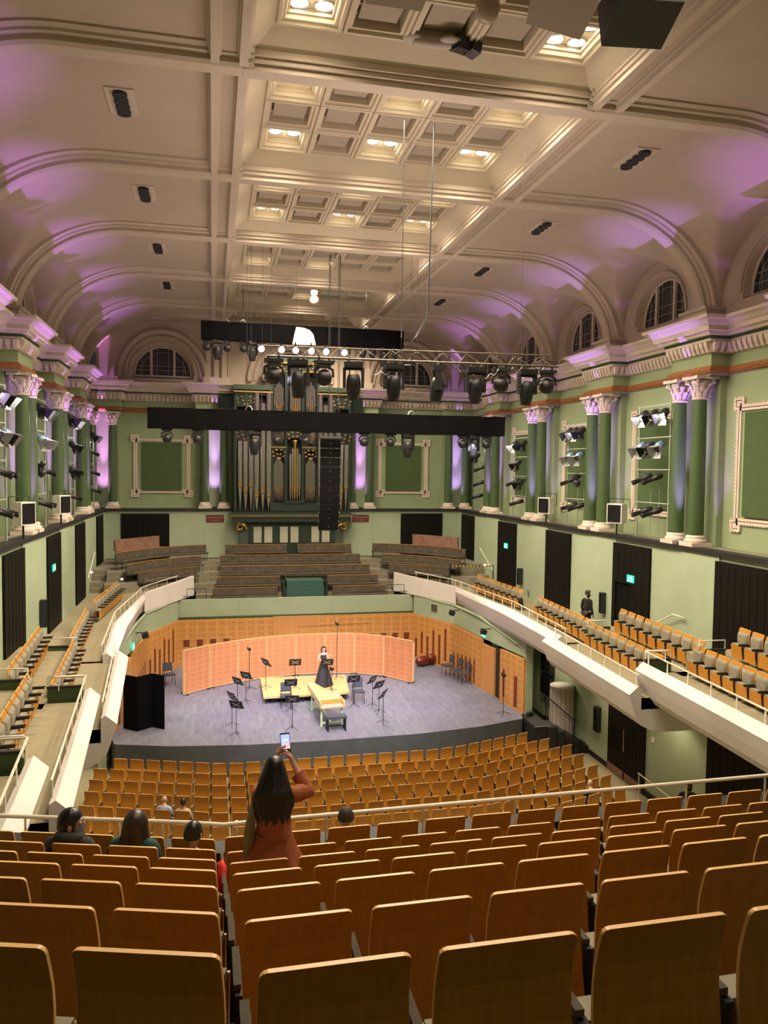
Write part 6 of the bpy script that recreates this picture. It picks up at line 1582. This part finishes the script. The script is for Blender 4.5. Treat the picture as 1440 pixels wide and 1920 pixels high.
# ---- standing figures
def standing(label, loc, rz, sc_, look, hair_mt, style, top, skin='skin', maskm=None, arms='down', legs_mt='suit', dress=False):
    r = person(label, loc, rz, sc_); J = {}; E_ = []
    def j(k, p, q): J[k] = (p, q)
    j('pel', (0, 0, .95), (.14, .105)); j('wai', (0, 0, 1.12), (.125 if not dress else .105, .10)); j('che', (0, 0, 1.32), (.155 if not dress else .13, .105)); j('n0', (0, 0, 1.46), (.065, .055)); j('nk', (0, .01, 1.52), .048)
    E_ += [('pel', 'wai'), ('wai', 'che'), ('che', 'n0'), ('n0', 'nk')]
    for s, n in ((1, 'R'), (-1, 'L')):
        j('hip'+n, (s*.09, 0, .88), .085); j('kn'+n, (s*.10, .01, .48), .056); j('an'+n, (s*.10, -.01, .09), .038); j('to'+n, (s*.11, .12, .035), (.036, .026)); E_ += [('pel', 'hip'+n), ('hip'+n, 'kn'+n), ('kn'+n, 'an'+n), ('an'+n, 'to'+n)]
        sw = .165 if dress else .185
        j('sh'+n, (s*sw, 0, 1.42), .048 if dress else .055)
        if arms == 'down': j('el'+n, (s*.24, -.03, 1.14), .042); j('wr'+n, (s*.24, .06, .90), .028); hd = (0, .2, -1)
        elif arms == 'front': j('el'+n, (s*.25, .03, 1.17), .042); j('wr'+n, (s*.08, .22, 1.12), .028); hd = (-s*.9, .4, 0)
        else:     # holding a harp-like instrument at the waist
            if s < 0: j('el'+n, (s*.24, .02, 1.14), .036); j('wr'+n, (s*.02, .22, 1.10), .024)
            else: j('el'+n, (s*.27, .05, 1.18), .036); j('wr'+n, (s*.24, .26, 1.22), .024)
            hd = (-s*.5, .8, .1)
        E_ += [('n0', 'sh'+n), ('sh'+n, 'el'+n), ('el'+n, 'wr'+n)]; wrist_key[0] = 'wr'+n; hand(J, E_, J['wr'+n][0], hd, (s*.2, .2, -1) if arms != 'down' else (0, -1, -.2), (0, .6, .8) if arms != 'down' else (0, 1, -.3), .4, 1, 'h'+n)
    hb = (0, .015, 1.555); head_joints(J, E_, 'nk', hb, look)
    skin_mesh('body', J, E_, 'pel', skin, r, 1); face_parts(r, hb, look, 1, skin, hair_mt, style, maskm)
    g = lambda ks, a, b: {k: (J[k][0], tuple(q*a+b for q in (J[k][1] if isinstance(J[k][1], tuple) else (J[k][1],)*2))) for k in ks}
    if not dress:
        K = g(('pel', 'wai', 'che', 'n0', 'shR', 'elR', 'wrR', 'shL', 'elL', 'wrL'), 1.12, .008); K['n0'] = (J['n0'][0], (.08, .07)); K['nk'] = ((0, 0, 1.50), (.062, .062))
        skin_mesh('jacket', K, [('pel', 'wai'), ('wai', 'che'), ('che', 'n0'), ('n0', 'nk'), ('n0', 'shR'), ('shR', 'elR'), ('elR', 'wrR'), ('n0', 'shL'), ('shL', 'elL'), ('elL', 'wrL')], 'pel', top, r, 1)
        K = g(('pel', 'hipR', 'knR', 'anR', 'hipL', 'knL', 'anL'), 1.12, .008)
        skin_mesh('trousers', K, [('pel', 'hipR'), ('hipR', 'knR'), ('knR', 'anR'), ('pel', 'hipL'), ('hipL', 'knL'), ('knL', 'anL')], 'pel', legs_mt, r, 1)
        for s in (1, -1): MB().ball((s*.105, .06, .04), (.05, .13, .045), 10, 6).obj('shoe', r, 'black')
    else:
        K = g(('pel', 'wai', 'che'), 1.1, .006); K['n0'] = ((0, 0, 1.43), (.10, .07)); skin_mesh('bodice', K, [('pel', 'wai'), ('wai', 'che'), ('che', 'n0')], 'pel', top, r, 1)
        m = MB()
        def sk(u, v): a = 2*PI*u; rr = .115+.29*v**.85; f = 1+.09*v*math.sin(a*9)+.04*v*math.sin(a*17); return (rr*f*math.cos(a), rr*f*math.sin(a)*.8, 1.10-1.08*v)
        m.grid(sk, 72, 16); m.obj('skirt', r, top)
    return r
standing('man in a dark suit, flat cap and mask standing in the right balcony aisle', (9.0, 25.3, 4.62), rad(-70), .94, (.5, .9, 0), 'hairg', 'crop', 'suit', skin='skinb', maskm='black')
r = D.objects[[o.name for o in D.objects if o.get('label', '').startswith('man in a dark suit, flat cap')][0]]
MB().ball((0, .03, 1.745), (.108, .125, .055), 18, 8).obj('cap', r, 'velourd')
standing('person in dark clothes with a mask standing by the wall at lower right', (9.0, 19.0, .0), rad(150), 1.03, (0, 1, 0), 'hair', 'short', 'suit', skin='skinb', maskm='black', arms='front')
standing('performer in a long black dress on the platform holding a small harp', (.42, 31.95, SZ+.3), rad(187), .96, (0, 1, 0), 'hairb', 'short', 'dress', skin='skinp', arms='harp', dress=True)
perf = [o for o in D.objects if o.get('label', '').startswith('performer')][0]
m = MB()
for sx in (-1, 1): m.tube([(sx*.085, -.02, 1.70), (sx*.10, .0, 1.52), (sx*.085, .03, 1.36)], [.03, .03, .015], 8)
m.obj('long_hair', perf, 'hairb')
hp = thing('hand_harp', 'small golden harp held by the performer on the platform', 'harp'); T = Matrix.Translation((.42, 31.95, SZ+.3)) @ Matrix.Rotation(rad(187), 4, 'Z') @ Matrix.Scale(.96, 4)
P = lambda x, y, z: T @ Vector((x, y, z))
MB().tube([P(-.22, .26, 1.02), P(-.30, .28, 1.2), P(-.26, .28, 1.42)], .018, 8).tube([P(-.26, .28, 1.42), P(-.16, .28, 1.44), P(-.08, .27, 1.34)], .014, 8).obj('frame', hp, 'platf')
MB().tube([P(-.22, .26, 1.02), P(-.14, .25, 1.16), P(-.08, .27, 1.34)], [.035, .03, .02], 10).obj('soundbox', hp, 'platf')
m = MB()
for q in range(7): a = P(-.22, .26, 1.02).lerp(P(-.08, .27, 1.34), q/7+.08); b = P(-.29, .28, 1.25).lerp(P(-.12, .28, 1.43), q/7); m.tube([a, b], .0015, 4)
m.obj('strings', hp, 'white')

# occupied seats have their squab down
def occupy(x, y):
    best = min((o for o in D.objects if o.name.startswith('audience_seat')), key=lambda o: (o.location.x-x)**2+(o.location.y-y)**2)
    R_ = Matrix.Translation((0, .13, .38)) @ Matrix.Rotation(rad(-75), 4, 'X') @ Matrix.Translation((0, -.15, -.18))
    for c in best.children:
        if c.name.startswith(('seat_cushion', 'seat_shell')): c.matrix_local = R_
for i in (0, 1, 2): a = left_seat(i, 6); occupy(a[0], a[1])
occupy(-3.815+.535*2, 7.88)
for xx, rr in ((-5.45, 4), (-4.9, 4), (6.9, 6)): a = st_seat(xx, rr); occupy(a[0], a[1])
# ================================================================ light
def light(kind, name, loc, power, col=(1, 1, 1), size=.3, to=None, angle=None, blend=.5, sy=None, spread=None):
    l = D.lights.new(name, kind); l.energy = power; l.color = col
    if kind == 'AREA':
        l.size = size
        if sy: l.shape = 'RECTANGLE'; l.size_y = sy
        if spread: l.spread = rad(spread)
    else: l.shadow_soft_size = size
    if kind == 'SPOT': l.spot_size = rad(angle or 45); l.spot_blend = blend
    o = D.objects.new(name, l); COL.objects.link(o); o.location = loc
    if to is not None:
        d = Vector(to)-Vector(loc); o.rotation_euler = d.to_track_quat('-Z', 'Y').to_euler()
    return o
WARM = (1, .80, .52)
# coffer lamps: a soft glow inside each lit coffer, and the beam that leaves it for the hall below
for b, i, j, x, y, z, two in dl:
    k = {0: 1.0, 1: .9}.get(b, 1)
    if b: light('POINT', 'coffer_glow', (x, y, z-.20), 6*(.9 if b < 4 else .6), (1, .84, .56), .12)
    if b: light('SPOT', 'coffer_lamp', (x, y, 18.60), 650*(.5 if b == 1 else 1), (1, .83, .60), .2, (x, y, 0), 150, .6)
    if k: light('SPOT', 'coffer_lamp', (x, y, 18.30), 520*k, (1, .83, .62), .25, (x, y, 0), 150, .6)
W = D.worlds.new('world'); W.use_nodes = True; W.node_tree.nodes['Background'].inputs[0].default_value = (.02, .02, .02, 1); bpy.context.scene.world = W
PURPLE = (.50, .16, 1.0)
for s in (1, -1):
    for k, ((ya, yb), zt) in enumerate(LAD): light('POINT', 'lantern_glow', (s*9.3, (ya+yb)/2+.3, zt-.35), 25, (1, .97, .9), .1)
for k, y in enumerate(YS):
    if k < 2: continue
    for s in (1, -1):
        light('SPOT', 'column_uplight', (s*(CX-.12), y-.12, LZ+.16), 3700, (.42, .22, 1) if k in (3, 4, 5) and s > 0 else PURPLE, .06, (s*(CX-.02), y+.30, 13), 38, 1)
        light('SPOT', 'column_uplight', (s*(CX+.25), y-1.0, LZ+.16), 550, PURPLE, .06, (s*(CX+.45), y-.95, 13), 30, .6)
for x, c in zip(EPX, ((.78, .28, 1), (.62, .3, 1), (.62, .22, 1), (.5, .25, 1))):
    light('SPOT', 'column_uplight', (x, YU-.85, LZ+.16), 6500, c, .06, (x, YU-.20, 13.3), 18, .9); light('SPOT', 'column_uplight', (x, YU-.95, LZ+.16), 1100, c, .06, (x, YU-.30, 11), 50, .9)
# stage wash from the rigs
for x, y, z, tx, ty, p in [(-2.5, 17, 12.6, -1.8, 31, 10000), (0, 17, 12.6, 0.3, 30.0, 12500), (3, 17, 12.6, 3.0, 31, 10000), (-5, 26.5, 11.5, -3.5, 31, 2200), (5, 26.5, 11.5, 4, 31, 2200)]:
    light('SPOT', 'stage_spot', (x, y, z), p, (.86, .80, 1), .25, (tx, ty, 1.1), 40, .9)
for s in (1, -1):
    for y, z in ((22.2, 12.2), (28, 12)):
        light('SPOT', 'ladder_spot', (s*9.2, y, z), 2500, (1, .93, .85), .2, (s*1.5, 32, 1.5), 46, .9)
light('SPOT', 'cloth_fill', (-1.2, 17.3, 13.1), 300, (1, 1, 1), .1, (-.72, 30, 15.6), 8, .5)  # fill added at the truss to brighten the hanging cloth
light('SPOT', 'rear_fill', (-1.5, -3.5, 17.5), 170, WARM, .4, (-2.5, 6, 6.5), 70, .8)  # unseen fill added behind the viewpoint to lift the seat backs
for s in (1, -1):
    for y, z in ((28.6, 3.6), (24.2, 3.7), (20.5, 3.7), (15.5, 4.15)): light('SPOT', 'soffit_fill', (s*8.7, y, z), 120, WARM, .1, (s*9.0, y, 0), 120, .6)  # fill added under the balconies to brighten the walls there
# added area fills at rig height that brighten the vault
for y, z, p in ((16.9, 13.5, 210), (26.8, 12.75, 200), (33.5, 16.75, 18)):
    light('AREA', 'vault_fill', (0, y, z), p, (1, .80, .74), 6, (0, y, 30), sy=.4)
for s in (1, -1):
    for y in YS[2:6]: light('AREA', 'cornice_fill', (s*9.6, y+BK/2, 15.25), 9, (.86, .50, 1), .3, (s*6.5, y+BK/2, 18), sy=2.5)  # added violet fill above the cornice; no lamps stand there
sc = bpy.context.scene
sc.view_settings.view_transform = 'Standard'; sc.view_settings.look = 'None'; sc.view_settings.gamma = 1; sc.view_settings.use_curve_mapping = False
sc.view_settings.exposure = -.1
sc.cycles.max_bounces = 5; sc.cycles.diffuse_bounces = 3; sc.cycles.glossy_bounces = 2; sc.cycles.transmission_bounces = 2
sc.cycles.use_denoising = True; sc.cycles.use_adaptive_sampling = True; sc.cycles.adaptive_threshold = .035; sc.cycles.adaptive_min_samples = 16; sc.cycles.sample_clamp_indirect = 4
